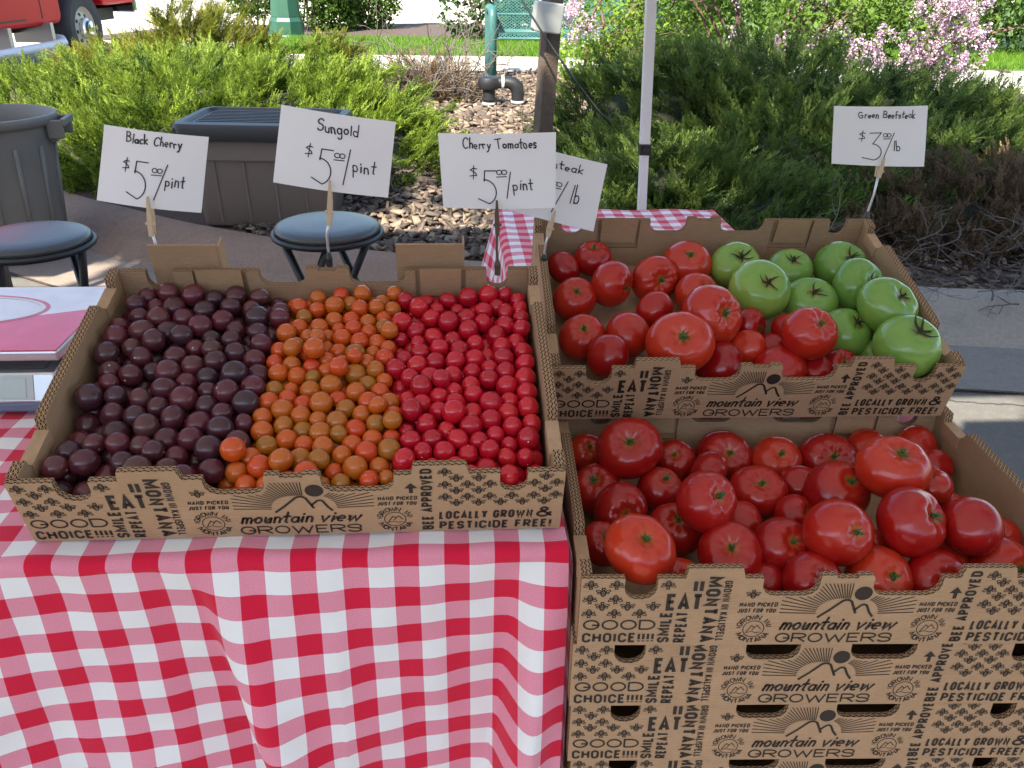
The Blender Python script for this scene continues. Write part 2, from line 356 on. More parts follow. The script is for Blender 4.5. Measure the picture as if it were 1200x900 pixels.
M['gutter'] = pm('gutter_concrete', (.19, .19, .195), .9, var=.25, scale=120, bump=.4, bscale=220, stain=.4, dirt=(.13, .125, .12))
M['pale_concrete'] = pm('pale_concrete', (.48, .45, .39), .9, var=.1, scale=12, bump=.2, stain=.3, dirt=(.36, .33, .28))
M['lot'] = pm('pale_parking_lot', (.46, .42, .35), .9, var=.12, scale=4, bump=.2, stain=.3, dirt=(.33, .30, .25))
M['soil'] = pm('dark_bark_soil', (.075, .05, .038), .95, var=.5, scale=45, bump=.9, bscale=70)
M['mulch'] = pm('grey_bark_chips', (.16, .125, .10), .9, var=.35, scale=30)
M['lawn'] = pm('lawn_soil', (.07, .12, .02), .95, var=.3, scale=20)
M['grass'] = leafmat('grass_blade', (.06, .15, .012), (.17, .30, .03), .4)
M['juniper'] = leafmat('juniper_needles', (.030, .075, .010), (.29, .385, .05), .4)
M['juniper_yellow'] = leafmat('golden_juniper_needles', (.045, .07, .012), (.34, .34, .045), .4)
M['juniper_dark'] = leafmat('shaded_juniper_needles', (.026, .056, .013), (.19, .27, .055), .33)  # darker copy of the juniper needles, shade put into the colour
M['juniper_dead'] = leafmat('dry_juniper_needles', (.08, .055, .032), (.27, .175, .095), .3)
M['twig'] = pm('dry_grey_twig', (.12, .10, .085), .9, var=.5, scale=40)
M['bark'] = pm('rough_brown_bark', (.13, .085, .06), .95, var=.45, scale=18, bump=1., bscale=30)
M['leaf'] = leafmat('broad_leaves', (.028, .065, .01), (.15, .25, .036), .42)
M['leaf_bright'] = leafmat('bright_broad_leaves', (.09, .19, .02), (.33, .45, .07), .5)
M['hedge'] = leafmat('dark_hedge_leaves', (.022, .055, .014), (.07, .13, .03), .3)
M['lilac'] = leafmat('lilac_petals', (.42, .25, .36), (.80, .64, .70), .35)
M['core'] = pm('dark_core_filler', (.022, .026, .011), .95, var=.5, scale=30, bump=1., bscale=40)  # near-black filler colour standing for the shaded inside of a shrub

def red_grey(name, red, grey, scale):
    mt = pm(name, grey, .9, var=.28, scale=scale, bump=.5, bscale=scale*2, stain=.5, dirt=tuple(np.array(grey)*.6)); n, l = mt.node_tree.nodes, mt.node_tree.links; b = n['Principled BSDF']
    src = b.inputs['Base Color'].links[0].from_socket; tc = n.new('ShaderNodeTexCoord'); sp = n.new('ShaderNodeSeparateXYZ'); l.new(tc.outputs['Object'], sp.inputs[0])
    mr = n.new('ShaderNodeMapRange'); mr.interpolation_type = 'SMOOTHSTEP'; mr.inputs['From Min'].default_value = .2; mr.inputs['From Max'].default_value = 2.0; l.new(sp.outputs['X'], mr.inputs['Value'])
    m2 = n.new('ShaderNodeMix'); m2.data_type = 'RGBA'; q = np.array(red)/np.array(grey); m2.blend_type = 'MIX'
    m3 = n.new('ShaderNodeMix'); m3.data_type = 'RGBA'; m3.blend_type = 'MULTIPLY'; m3.inputs['Factor'].default_value = 1; m3.inputs['B'].default_value = (*q, 1); l.new(src, m3.inputs['A'])
    l.new(mr.outputs[0], m2.inputs['Factor']); l.new(m3.outputs['Result'], m2.inputs['A']); l.new(src, m2.inputs['B']); l.new(m2.outputs['Result'], b.inputs['Base Color'])
    return mt
M['concrete'] = red_grey('reddish_to_grey_kerb', (.25, .165, .12), (.31, .27, .22), 70)
M['gutter'] = red_grey('reddish_to_grey_gutter', (.24, .185, .15), (.22, .195, .165), 90)
def flat(name, pts, z, mat, kind='structure', zs=None):
    P = [(p[0], p[1], (zs[i] if zs is not None else z)) for i, p in enumerate(pts)]
    o = obj(name, MB().add(P, [tuple(range(len(P)))]), mat)
    return tag(o, kind=kind)

# one ground sheet to the horizon: the asphalt of the street
flat('road', [(-90, -40), (90, -40), (90, 160), (-90, 160)], 0., M['asphalt'])

CX = [-6, -3.2, -2.4, -1.66, -1.2, -.88, -.5, .02, .5, 1.2, 2.4, 3.2, 5, 9]
CY = [8.0, 5.6, 4.75, 4.06, 3.72, 3.47, 3.26, 3.0, 2.87, 2.70, 2.49, 2.37, 2.2, 2.0]
def curb_y(x): return float(np.interp(x, CX, CY))
KX = np.linspace(-4.2, 9, 90)
KY = np.convolve(np.pad(np.interp(KX, CX, CY), 4, mode='edge'), np.ones(9)/9, 'valid')
def curb_y(x): return float(np.interp(x, KX, KY))
# mountable kerb: flat back, sloping face
mb = MB(); prof = [(.005, .02), (.0, .142), (-.07, .138), (-.10, .128), (-.125, .11), (-.30, .012), (-.31, .004)]
V = []
for x, y in zip(KX, KY):
    tx = 1; ty = (curb_y(x+.05)-curb_y(x-.05))/.1; L_ = math.hypot(tx, ty); nx, ny = -ty/L_, tx/L_
    for (d, z) in prof: V.append((x+nx*d, y+ny*d, z + .003*math.sin(x*9.1)*(z > .01)))
n = len(prof); mb.add(V, [(i*n+k, i*n+k+1, (i+1)*n+k+1, (i+1)*n+k) for i in range(len(KX)-1) for k in range(n-1)])
tag(obj('kerb', mb, M['concrete'], smooth=False, auto=35), kind='structure')
# gutter pan in front of the kerb
mb = MB(); V = []
for x, y in zip(KX, KY):
    ty = (curb_y(x+.05)-curb_y(x-.05))/.1; L_ = math.hypot(1, ty); nx, ny = -ty/L_, 1/L_
    for d in (-.30, -.72): V.append((x+nx*d, y+ny*d, .005))
mb.add(V, [(i*2, i*2+1, i*2+3, i*2+2) for i in range(len(KX)-1)])
tag(obj('gutter', mb, M['gutter']), kind='structure')
# the tooled joint where the gutter meets the asphalt
mb = MB(); V = []
for x, y in zip(KX, KY):
    ty = (curb_y(x+.05)-curb_y(x-.05))/.1; L_ = math.hypot(1, ty); nx, ny = -ty/L_, 1/L_
    jit = .004*math.sin(x*23)+.003*math.sin(x*51)
    for d in (-.715+jit, -.728+jit*.5): V.append((x+nx*d, y+ny*d, .009))
mb.add(V, [(i*2, i*2+1, i*2+3, i*2+2) for i in range(len(KX)-1)])
tag(obj('gutter_joint', mb, M['soil']), kind='structure')

def bed_z(x, y):
    c = np.interp(x, KX, KY)
    return .128 + np.clip((y-c)/4., 0, 1)*.06 + .02*np.sin(x*3.1+y*1.7)*np.clip((y-c)/.6, 0, 1)
# planting bed, one soil sheet behind the kerb
nu, nv = 90, 50; P = []
for j in range(nv):
    for i in range(nu):
        x = KX[i]; y0 = KY[i]+.003; y = y0 + (10.0-y0)*(j/(nv-1))**1.3
        P.append((x, y, float(bed_z(x, y)) + (0 if j == 0 else random.uniform(-.008, .008))))
tag(obj('planting_bed', MB().sheet(P, nu, nv), M['soil'], smooth=True), kind='structure')
# path, lawn and the lot beyond
flat('path', [(-1.6, 9.45), (1.2, 9.3), (2.6, 9.0), (4.6, 8.4), (5.6, 8.0), (9.5, 7.2), (14, 7.0), (14, 9.4), (9.5, 9.6), (6.6, 9.9), (3.4, 10.6), (1.6, 10.85), (-1.6, 10.9)], .21, M['pale_concrete'])
flat('lawn', [(-2.5, 10.85), (1.5, 10.8), (3.4, 10.5), (3.4, 14.6), (-2.5, 14.6)], 0, M['lawn'], zs=[.205, .205, .199, .135, .135])
flat('verge', [(3.4, 10.5), (6.6, 9.8), (9.5, 9.5), (25, 9.2), (25, 30), (3.4, 30)], .207, M['lawn'])
flat('parking_lot', [(-40, 8.0), (-3.6, 8.0), (-3.2, 7.2), (-2.6, 6.9), (-2.1, 7.4), (-1.7, 9.6), (-2.2, 12.3), (-2.6, 13.0), (-1.6, 14.2), (.2, 15.6), (2.4, 15.2), (2.6, 17), (6, 19), (30, 20), (60, 150), (-60, 150)], .13, M['lot'])
flat('mulch_ground', [(-5.2, 13.4), (-2.6, 13.2), (-.4, 14.6), (3.6, 14.4), (3.4, 17.2), (.2, 17.8), (-2.2, 17.0), (-4.4, 16.2)], .138, M['soil'])

# ------------------------------------------------------------------ foliage builders
def frames(D, U):
    X = D/np.linalg.norm(D, axis=1, keepdims=True)
    Y = np.cross(U, X); Y /= (np.linalg.norm(Y, axis=1, keepdims=True)+1e-9)
    Z = np.cross(X, Y)
    return np.stack([X, Y, Z], 2)
def spray_template(seed, nb=8, width=.046, curl=.16):
    """a juniper plume: axis plus alternating side shoots made of thin folded blades"""
    r = np.random.default_rng(seed); Q = []
    def blade(p, d, l, w_):
        d = d/np.linalg.norm(d); s = np.cross([0, 0, 1.], d); s = s/np.linalg.norm(s); s = s + np.cross(d, s)*r.uniform(-1., 1.); s /= np.linalg.norm(s)
        Q.append([p, p+d*l*.4+s*w_, p+d*l, p+d*l*.4-s*w_])
    pos = lambda t: np.array([t, .05*math.sin(3*t), curl*t*t - .12*t])
    blade(pos(0.), pos(.5)-pos(0), .55, width*.6); blade(pos(.45), pos(.8)-pos(.45), .4, width*.9); blade(pos(.75), pos(1.)-pos(.75), .33, width)
    for k in range(nb):
        t = .12+.82*k/(nb-1); sgn = 1 if k % 2 else -1
        ang = r.uniform(.45, .85); l = (.36-.24*t)*r.uniform(.8, 1.3)
        d = np.array([math.cos(ang), sgn*math.sin(ang), r.uniform(-.15, .4)]); d /= np.linalg.norm(d)
        p = pos(t); blade(p, d, l, width*r.uniform(.7, 1.))
        for f in (.35, .62):
            a2 = ang*r.uniform(.1, 1.6); d2 = np.array([math.cos(a2), sgn*math.sin(a2), r.uniform(-.1, .6)]); blade(p+d*l*f, d2, l*.5, width*.75)
    return np.array(Q)            # (nq,4,3)
TEMPL = [spray_template(i) for i in range(4)]
def sprays(P, D, U, Sz, tint, tmpl=None):
    T = tmpl or TEMPL; Vs = []; Ts = []
    R = frames(D, U); which = rng.integers(0, len(T), len(P))
    for k, t in enumerate(T):
        i = np.where(which == k)[0]
        if not len(i): continue
        q = np.einsum('nij,qkj->nqki', R[i], t)*Sz[i][:, None, None, None] + P[i][:, None, None, :]
        Vs.append(q.reshape(-1, 3))
        tt = tint[i][:, None]+rng.uniform(-.12, .12, (len(i), len(t))); Ts.append(np.repeat(tt.reshape(-1), 4))
    V = np.concatenate(Vs); tn = np.clip(np.concatenate(Ts), .0, 1)
    return V, np.arange(len(V)).reshape(-1, 4), tn
def noise3(P, f, seed):
    r = np.random.default_rng(seed); a = np.zeros(len(P))
    for k in range(5):
        d = r.normal(size=3); d /= np.linalg.norm(d); a += np.sin(P@d*f*r.uniform(.6, 1.7)+r.uniform(0, 6.28))
    return a/5
def mound_points(mounds, n, shell=(.78, 1.04), zmin=-.1, seed=0, rough=.16, full=False):
    """points on lumpy ellipsoids with outward normals"""
    vol = np.array([m[3]*m[4]+m[3]*m[5]+m[4]*m[5] for m in mounds]); cnt = (n*vol/vol.sum()).astype(int)
    PP = []; NN = []
    for m_, c in zip(mounds, cnt):
        d = rng.normal(size=(c*2, 3)); d[:, 2] = d[:, 2] if full else np.abs(d[:, 2])*1.1-.25; d /= np.linalg.norm(d, axis=1, keepdims=True)
        d = d[d[:, 2] > zmin][:c]
        k = rng.uniform(shell[0]**3, shell[1]**3, (len(d), 1))**(1/3)
        rr = np.array(m_[3:6]); p = d*rr*k
        lump = 1+rough*noise3(d*2.2, 2.6, int(m_[0]*97+m_[1]*13) % 1000)+rough*.6*noise3(d*5, 3., int(m_[0]*57+m_[1]*31) % 1000)
        p = p*lump[:, None]+np.array(m_[:3]); nn = d/rr; nn /= np.linalg.norm(nn, axis=1, keepdims=True)
        PP.append(p); NN.append(nn)
    P = np.concatenate(PP); N = np.concatenate(NN)
    # drop points deep inside other mounds
    keep = np.ones(len(P), bool)
    for m_ in mounds:
        q = (P-np.array(m_[:3]))/np.array(m_[3:6]); keep &= (q**2).sum(1) > (.08 if full else .5)
    return P[keep], N[keep]
def core_mesh(mounds, k, name, mat, parent):
    mb = MB()
    for m_ in mounds:
        d = []
        ico = bmesh.new(); bmesh.ops.create_icosphere(ico, subdivisions=3, radius=1.)
        vs_ = np.array([v.co[:] for v in ico.verts]); fs = [[v.index for v in f.verts] for f in ico.faces]; ico.free()
        lump = 1+.16*noise3(vs_*2.2, 2.6, int(m_[0]*97+m_[1]*13) % 1000)
        p = vs_*np.array(m_[3:6])*k*lump[:, None]+np.array(m_[:3]); p[:, 2] = np.maximum(p[:, 2], .1)
        mb.add(p, fs)
    return obj(name, mb, mat, parent, smooth=True)
def juniper(name, label, mounds, n, size, mat, group=None, spread=(0, 0), seed=0, core=.58, cat='juniper', tips=(.2, .8), parent_name=None, twigs=0, drooping=.0):
    t = empty(name, label, cat, (mounds[0][0], mounds[0][1], .13), group)
    per = 22; B, N = mound_points(mounds, int(n*1.5)//per, shell=(.82, 1.0), seed=seed); nb = len(B)
    c = np.mean([m_[:2] for m_ in mounds], axis=0); rd = np.concatenate([B[:, :2]-c, np.zeros((nb, 1))], 1); rd /= (np.linalg.norm(rd, axis=1, keepdims=True)+1e-6)
    BD = N*.7+rd*.45+np.array([spread[0], spread[1], .22-drooping])+rng.normal(size=B.shape)*.38; BD /= np.linalg.norm(BD, axis=1, keepdims=True)
    side = np.cross(BD, np.array([0, 0, 1.])); side /= (np.linalg.norm(side, axis=1, keepdims=True)+1e-6)
    bl = rng.uniform(.7, 1.4, nb)*size*2.0; bt = rng.normal(size=nb)*.24+noise3(B, 4., seed+3)*.3
    k = np.tile(np.arange(per), nb); i = np.repeat(np.arange(nb), per); tt = (k+rng.uniform(0, 1, len(k)))/per; sg = np.where(k % 2 == 0, 1., -1.)
    P = B[i]+BD[i]*((tt-.75)*bl[i])[:, None]+side[i]*(sg*(1-tt)*.10*bl[i])[:, None]+rng.normal(size=(len(i), 3))*.013
    P[:, 2] += .10*bl[i]*tt**2
    D = BD[i]+side[i]*(sg*rng.uniform(.25, .95, len(i))*(1-.7*tt))[:, None]+np.array([0, 0, .20-drooping])+rng.normal(size=P.shape)*.16
    U = np.array([0, 0, 1.])+N[i]*.4+rng.normal(size=P.shape)*.3
    sz = rng.uniform(.7, 1.2, len(P))*size*(1.0-.4*tt)
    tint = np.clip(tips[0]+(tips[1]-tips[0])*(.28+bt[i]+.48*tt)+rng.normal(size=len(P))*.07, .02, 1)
    P = P-np.array(t.location)
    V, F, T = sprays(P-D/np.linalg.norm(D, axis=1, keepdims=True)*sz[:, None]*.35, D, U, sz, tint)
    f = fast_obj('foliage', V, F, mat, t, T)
    cm = [(m_[0]-t.location[0], m_[1]-t.location[1], m_[2]-t.location[2], *m_[3:6]) for m_ in mounds]
    mb = MB()
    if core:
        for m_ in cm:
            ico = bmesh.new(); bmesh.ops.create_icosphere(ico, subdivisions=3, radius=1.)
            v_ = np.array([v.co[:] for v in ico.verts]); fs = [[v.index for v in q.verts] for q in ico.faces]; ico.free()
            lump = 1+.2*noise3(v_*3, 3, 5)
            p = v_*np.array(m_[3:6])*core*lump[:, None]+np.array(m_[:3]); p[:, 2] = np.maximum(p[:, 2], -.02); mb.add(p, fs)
        obj('inner_core', mb, M['core'], t, smooth=True)  # solid dark lump in place of the shrub's inner shade
    return t
def twig_mesh(mb, base, direction, length, r, wob=.25, nseg=6, fork=2):
    p = Vector(base); d = Vector(direction).normalized(); pts = [p.copy()]
    for i in range(nseg):
        d = (d+Vector((random.gauss(0, wob), random.gauss(0, wob), random.gauss(0, wob*.7)))).normalized(); p = p+d*length/nseg; pts.append(p.copy())
        if fork and random.random() < .4:
            twig_mesh(mb, p, d+Vector((random.gauss(0, .7), random.gauss(0, .7), random.gauss(0, .5))), length*.5, r*.6, wob, 4, fork-1)
    mb.tube(pts, [r*(1-.75*i/nseg) for i in range(nseg+1)], 4, cap=False)

def leaf_cloud(P, N, size, elong=1.7, jitter=.9):
    """one folded leaf per point"""
    n_ = len(P); D = N*.5+rng.normal(size=P.shape)*jitter; U = rng.normal(size=P.shape)+np.array([0, 0, .6])
    R = frames(D, U); sz = size*rng.uniform(.6, 1.3, n_)
    T = np.array([[[0, 0, 0], [.5*elong, .5, .12], [elong, 0, -.05], [.5*elong, 0, -.06]], [[0, 0, 0], [.5*elong, 0, -.06], [elong, 0, -.05], [.5*elong, -.5, .12]]])
    q = np.einsum('nij,qkj->nqki', R, T)*sz[:, None, None, None]+P[:, None, None, :]
    V = q.reshape(-1, 3); return V, np.arange(len(V)).reshape(-1, 4)
def bush(name, label, mounds, n, size, mat, cat='bush', group=None, stems=5, tint=(.1, .9), shell=(.35, 1.05), rough=.22, stem_r=.02, base_z=.2, fill=.5):
    t = empty(name, label, cat, (mounds[0][0], mounds[0][1], base_z), group); o3 = np.array(t.location)
    P, N = mound_points(mounds, n, shell=shell, zmin=-.95, rough=rough, full=True)
    k = noise3(P, 3.2, 8)+noise3(P, 8., 9)*.8
    keep = k > -fill; P, N, k = P[keep], N[keep], k[keep]
    tn = np.clip(tint[0]+(tint[1]-tint[0])*(.5+.4*k)+rng.normal(size=len(P))*.12, 0.02, 1)
    V, F = leaf_cloud(P-o3, N, size); fast_obj('crown', V, F, mat, t, np.repeat(tn, 8))
    mb = MB()
    for i in range(stems):
        m_ = random.choice(mounds); a = random.uniform(0, 6.28)
        e = Vector((m_[0]+m_[3]*.6*math.cos(a)-o3[0], m_[1]+m_[4]*.6*math.sin(a)-o3[1], m_[2]+m_[5]*.5-o3[2])); b = Vector((random.uniform(-.15, .15), random.uniform(-.15, .15), 0))
        mid = b.lerp(e, .5)+Vector((random.gauss(0, .06), random.gauss(0, .06), .08))
        mb.tube([b, mid, e], [stem_r, stem_r*.7, stem_r*.3], 6)
        for q in range(4): twig_mesh(mb, mid.lerp(e, random.random()), (random.gauss(0, 1), random.gauss(0, 1), .8), .35, stem_r*.3, .2, 4, 1)
    obj('stem', mb, M['bark'], t)
    return t

# ------------------------------------------------------------------ junipers
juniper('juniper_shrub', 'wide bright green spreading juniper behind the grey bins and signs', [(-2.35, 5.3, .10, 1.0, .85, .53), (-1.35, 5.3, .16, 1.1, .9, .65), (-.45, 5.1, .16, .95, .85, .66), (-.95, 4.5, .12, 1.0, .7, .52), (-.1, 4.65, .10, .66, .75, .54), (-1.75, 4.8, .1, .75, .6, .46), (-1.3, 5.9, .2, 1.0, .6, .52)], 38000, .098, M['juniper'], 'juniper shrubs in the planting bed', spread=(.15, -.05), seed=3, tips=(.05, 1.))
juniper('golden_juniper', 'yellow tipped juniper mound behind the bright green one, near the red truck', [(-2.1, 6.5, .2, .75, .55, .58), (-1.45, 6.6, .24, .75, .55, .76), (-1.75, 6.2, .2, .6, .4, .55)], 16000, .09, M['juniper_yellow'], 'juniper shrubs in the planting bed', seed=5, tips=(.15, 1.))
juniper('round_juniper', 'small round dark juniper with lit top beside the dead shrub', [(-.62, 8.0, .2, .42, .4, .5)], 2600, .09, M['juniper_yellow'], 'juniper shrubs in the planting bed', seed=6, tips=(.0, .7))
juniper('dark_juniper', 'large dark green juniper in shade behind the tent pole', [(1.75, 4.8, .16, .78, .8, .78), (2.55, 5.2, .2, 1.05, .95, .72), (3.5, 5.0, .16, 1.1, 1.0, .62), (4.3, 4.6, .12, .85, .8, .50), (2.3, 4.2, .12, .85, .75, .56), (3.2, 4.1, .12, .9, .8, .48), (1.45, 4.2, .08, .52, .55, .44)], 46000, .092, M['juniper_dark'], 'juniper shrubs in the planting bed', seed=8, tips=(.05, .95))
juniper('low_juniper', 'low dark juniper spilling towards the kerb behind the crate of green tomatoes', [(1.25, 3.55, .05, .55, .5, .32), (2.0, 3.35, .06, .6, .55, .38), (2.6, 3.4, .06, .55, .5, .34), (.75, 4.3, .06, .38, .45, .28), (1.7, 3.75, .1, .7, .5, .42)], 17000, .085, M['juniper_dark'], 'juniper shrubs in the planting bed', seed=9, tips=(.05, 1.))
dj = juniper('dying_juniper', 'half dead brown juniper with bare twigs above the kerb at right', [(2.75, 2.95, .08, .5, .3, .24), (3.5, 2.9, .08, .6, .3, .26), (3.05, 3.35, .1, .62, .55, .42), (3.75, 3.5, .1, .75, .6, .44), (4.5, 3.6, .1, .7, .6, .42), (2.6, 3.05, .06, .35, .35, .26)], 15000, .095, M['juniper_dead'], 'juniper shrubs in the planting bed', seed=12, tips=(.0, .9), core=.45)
mb = MB()
for i in range(150):
    x = random.uniform(2.15, 4.4); y = curb_y(x)+random.uniform(.16, .7)
    twig_mesh(mb, (x-3.05, y-3.35, random.uniform(0., .22)), (random.gauss(0, 1), random.gauss(.1, .5), random.uniform(-.1, .8)), random.uniform(.12, .34), random.uniform(.002, .0045), .35, 6, 2)
obj('bare_twigs', mb, M['twig'], dj)
ds = juniper('dead_shrub', 'dried out brown shrub in the mulch left of the bench', [(.28, 7.3, .15, .5, .5, .40)], 1300, .11, M['juniper_dead'], 'juniper shrubs in the planting bed', seed=13, tips=(.3, 1.), core=.35)
mb = MB()
for i in range(120):
    twig_mesh(mb, (random.uniform(-.2, .3), random.uniform(-.4, .2), 0), (random.gauss(0, .9), random.gauss(0, .6), random.uniform(.3, 1.)), random.uniform(.4, .8), .007, .25, 6, 2)
obj('bare_twigs', mb, M['twig'], ds)

# ------------------------------------------------------------------ chips, grass
def chips(name, regions, n, size, mat, seed):
    r = np.random.default_rng(seed); Vs = []; 
    x0, x1, y0, y1 = regions
    X = r.uniform(x0, x1, n); Y = r.uniform(y0, y1, n); k = Y > np.interp(X, KX, KY)+.01; X, Y = X[k], Y[k]; m_ = len(X)
    Z = bed_z(X, Y)+r.uniform(.0, .03, m_)
    hx = size*r.uniform(.5, 1.5, m_); hy = hx*r.uniform(.35, .7, m_); hz = size*r.uniform(.1, .22, m_)
    cube = np.array([(-1, -.7, -1), (.8, -1, -1), (1, .8, -1), (-.7, 1, -1), (-.8, -.6, 1), (.7, -.8, 1), (.8, .7, 1), (-.6, .8, 1)], float)
    V = cube[None]*np.stack([hx, hy, hz], 1)[:, None, :]*r.uniform(.7, 1.2, (m_, 8, 3))
    D = r.normal(size=(m_, 3)); D[:, 2] *= .35; U = np.array([0, 0, 1.])+r.normal(size=(m_, 3))*.35
    V = np.einsum('nij,nkj->nki', frames(D, U), V)+np.stack([X, Y, Z], 1)[:, None, :]
    F = np.array([(0, 3, 2, 1), (4, 5, 6, 7), (0, 1, 5, 4), (1, 2, 6, 5), (2, 3, 7, 6), (3, 0, 4, 7)])
    F = (np.arange(m_)[:, None, None]*8+F[None]).reshape(-1, 4)
    o = fast_obj(name, V.reshape(-1, 3), F, mat, None, np.repeat(r.uniform(0, 1, m_), 8))
    return tag(o, kind='stuff')
mt, n_, l_, b_ = nmat('bark_and_stone_chips')
a_ = n_.new('ShaderNodeAttribute'); a_.attribute_name = 'tint'; c_ = n_.new('ShaderNodeValToRGB'); e_ = c_.color_ramp.elements
e_[0].color = (.05, .035, .028, 1); e_[1].color = (.27, .205, .14, 1); q_ = e_.new(.6); q_.color = (.13, .095, .072, 1)
l_.new(a_.outputs['Fac'], c_.inputs[0]); l_.new(c_.outputs[0], b_.inputs['Base Color']); b_.inputs['Roughness'].default_value = .9
M['chips'] = mt
tag(chips('bark_chips', (-.6, 1.5, 2.9, 5.2), 5200, .032, M['chips'], 1), 'grey brown bark and stone chips covering the bed behind the stool', 'bark chips')
tag(chips('bark_mulch', (.2, 2.0, 5.2, 9.2), 4200, .04, M['chips'], 2), 'sunlit bark mulch around the pipe fitting and dead shrub', 'bark mulch')
tag(chips('leaf_litter', (1.8, 4.6, 2.4, 3.6), 2600, .022, M['chips'], 3), 'dark leaf litter along the kerb under the dying juniper', 'leaf litter')
def grass(name, poly, n, z, seed, label):
    r = np.random.default_rng(seed); x0, x1, y0, y1 = poly
    X = r.uniform(x0, x1, n); Y = r.uniform(y0, y1, n)
    P = np.stack([X, Y, z+(np.clip((Y-10.8)/3.8, 0, 1)*-.07 if x0 < 0 else 0*Y)], 1); h = r.uniform(.04, .09, n); a = r.uniform(0, PI, n); lean = r.normal(size=(n, 2))*.03
    w_ = .006; dx = np.stack([np.cos(a)*w_, np.sin(a)*w_, np.zeros(n)], 1); top = P+np.stack([lean[:, 0], lean[:, 1], h], 1)
    V = np.stack([P-dx, P+dx, top], 1).reshape(-1, 3)
    o = fast_obj(name, V, np.arange(len(V)).reshape(-1, 3), M['grass'], None, np.repeat(r.uniform(0, 1, n), 3))
    return tag(o, label, 'grass', kind='stuff')
grass('lawn_grass', (-2.0, 3.2, 10.95, 14.0), 26000, .205, 4, 'mown bright grass strip behind the bench')
grass('verge_grass', (6.2, 12.5, 10.0, 12.6), 26000, .205, 5, 'sunlit strip of lawn along the pale path at the right edge')

# ------------------------------------------------------------------ background shrubs and trees
lil = bush('lilac_bush', 'lilac bush in pale pink bloom beyond the dark juniper', [(3.2, 7.3, 1.2, .75, .7, .9), (4.0, 7.6, 1.3, .85, .8, 1.0), (4.65, 7.4, 1.0, .5, .6, .9), (2.55, 7.2, 1.15, .5, .6, .8), (4.4, 7.0, .75, .8, .5, .5)], 14000, .035, M['leaf'], 'lilac', 'lilacs in the bed', stems=16, fill=.35, tint=(.1, 1.))
def panicles(t, pts, per, size, spread):
    o3 = np.array(t.location); Pn = []
    for p in pts:
        d = np.array([random.gauss(0, .5), random.gauss(-.3, .5), 1.]); d /= np.linalg.norm(d)
        k = rng.uniform(0, 1, per); q = np.array(p)+d*k[:, None]*spread*2+rng.normal(size=(per, 3))*(spread*.42*(1.1-k))[:, None]; Pn.append(q)
    P = np.concatenate(Pn); V, F = leaf_cloud(P-o3, rng.normal(size=P.shape), size, 1.1)
    fast_obj('blossom', V, F, M['lilac'], t, np.repeat(rng.uniform(0, 1, len(P)), 8))
pts = []
for i in range(170):
    v = random.uniform(-12, 92); u = random.gauss(1112-(v-20)*.28, 24); pts.append(at(min(u, 1150), v, y=random.uniform(6.6, 7.3)))
for i in range(26):
    u = random.uniform(990, 1075); v = random.uniform(48, 92); pts.append(at(u, v, y=random.uniform(6.5, 7.0)))
for i in range(12):
    u = random.uniform(850, 1060); v = random.uniform(0, 75); pts.append(at(u, v, y=random.uniform(6.7, 7.2)))
panicles(lil, pts, 64, .019, .075)
lil2 = bush('lilac_bush', 'small lilac with pink blossom right behind the wooden post', [(1.85, 7.6, .9, .42, .45, .9), (2.2, 7.4, .5, .4, .4, .5)], 3200, .032, M['leaf_bright'], 'lilac', 'lilacs in the bed', stems=8, fill=.45)
panicles(lil2, [at(random.uniform(648, 700), random.uniform(-2, 62), y=random.uniform(7.1, 7.5)) for i in range(24)], 55, .017, .065)

bush('hedge_bush', 'dark bushy hedge behind the green bench', [(1.05, 13.8, .82, .8, .7, .85), (1.9, 13.8, .9, .9, .7, .9), (2.9, 13.8, .9, .9, .7, .9), (3.8, 13.5, .9, .9, .7, .9)], 14000, .055, M['hedge'], 'hedge', stems=8, base_z=.14)
bush('round_bush', 'rounded shrub in the mulch strip left of the bench hedge', [(-1.1, 16.4, .72, .7, .6, .66)], 5200, .05, M['leaf'], 'bush', 'bushes in the far mulch strip', tint=(.0, .55), base_z=.14)
bush('round_bush', 'shrub right behind the green lamp post base', [(-1.95, 15.6, .62, .62, .5, .72), (-1.5, 15.8, .52, .45, .4, .55)], 3800, .05, M['leaf'], 'bush', 'bushes in the far mulch strip', tint=(.0, .6), base_z=.14)
bush('round_bush', 'shrub peeking out left of the green lamp post base', [(-2.85, 15.4, .6, .42, .45, .66)], 2200, .05, M['leaf'], 'bush', 'bushes in the far mulch strip', tint=(.1, .7), base_z=.14)

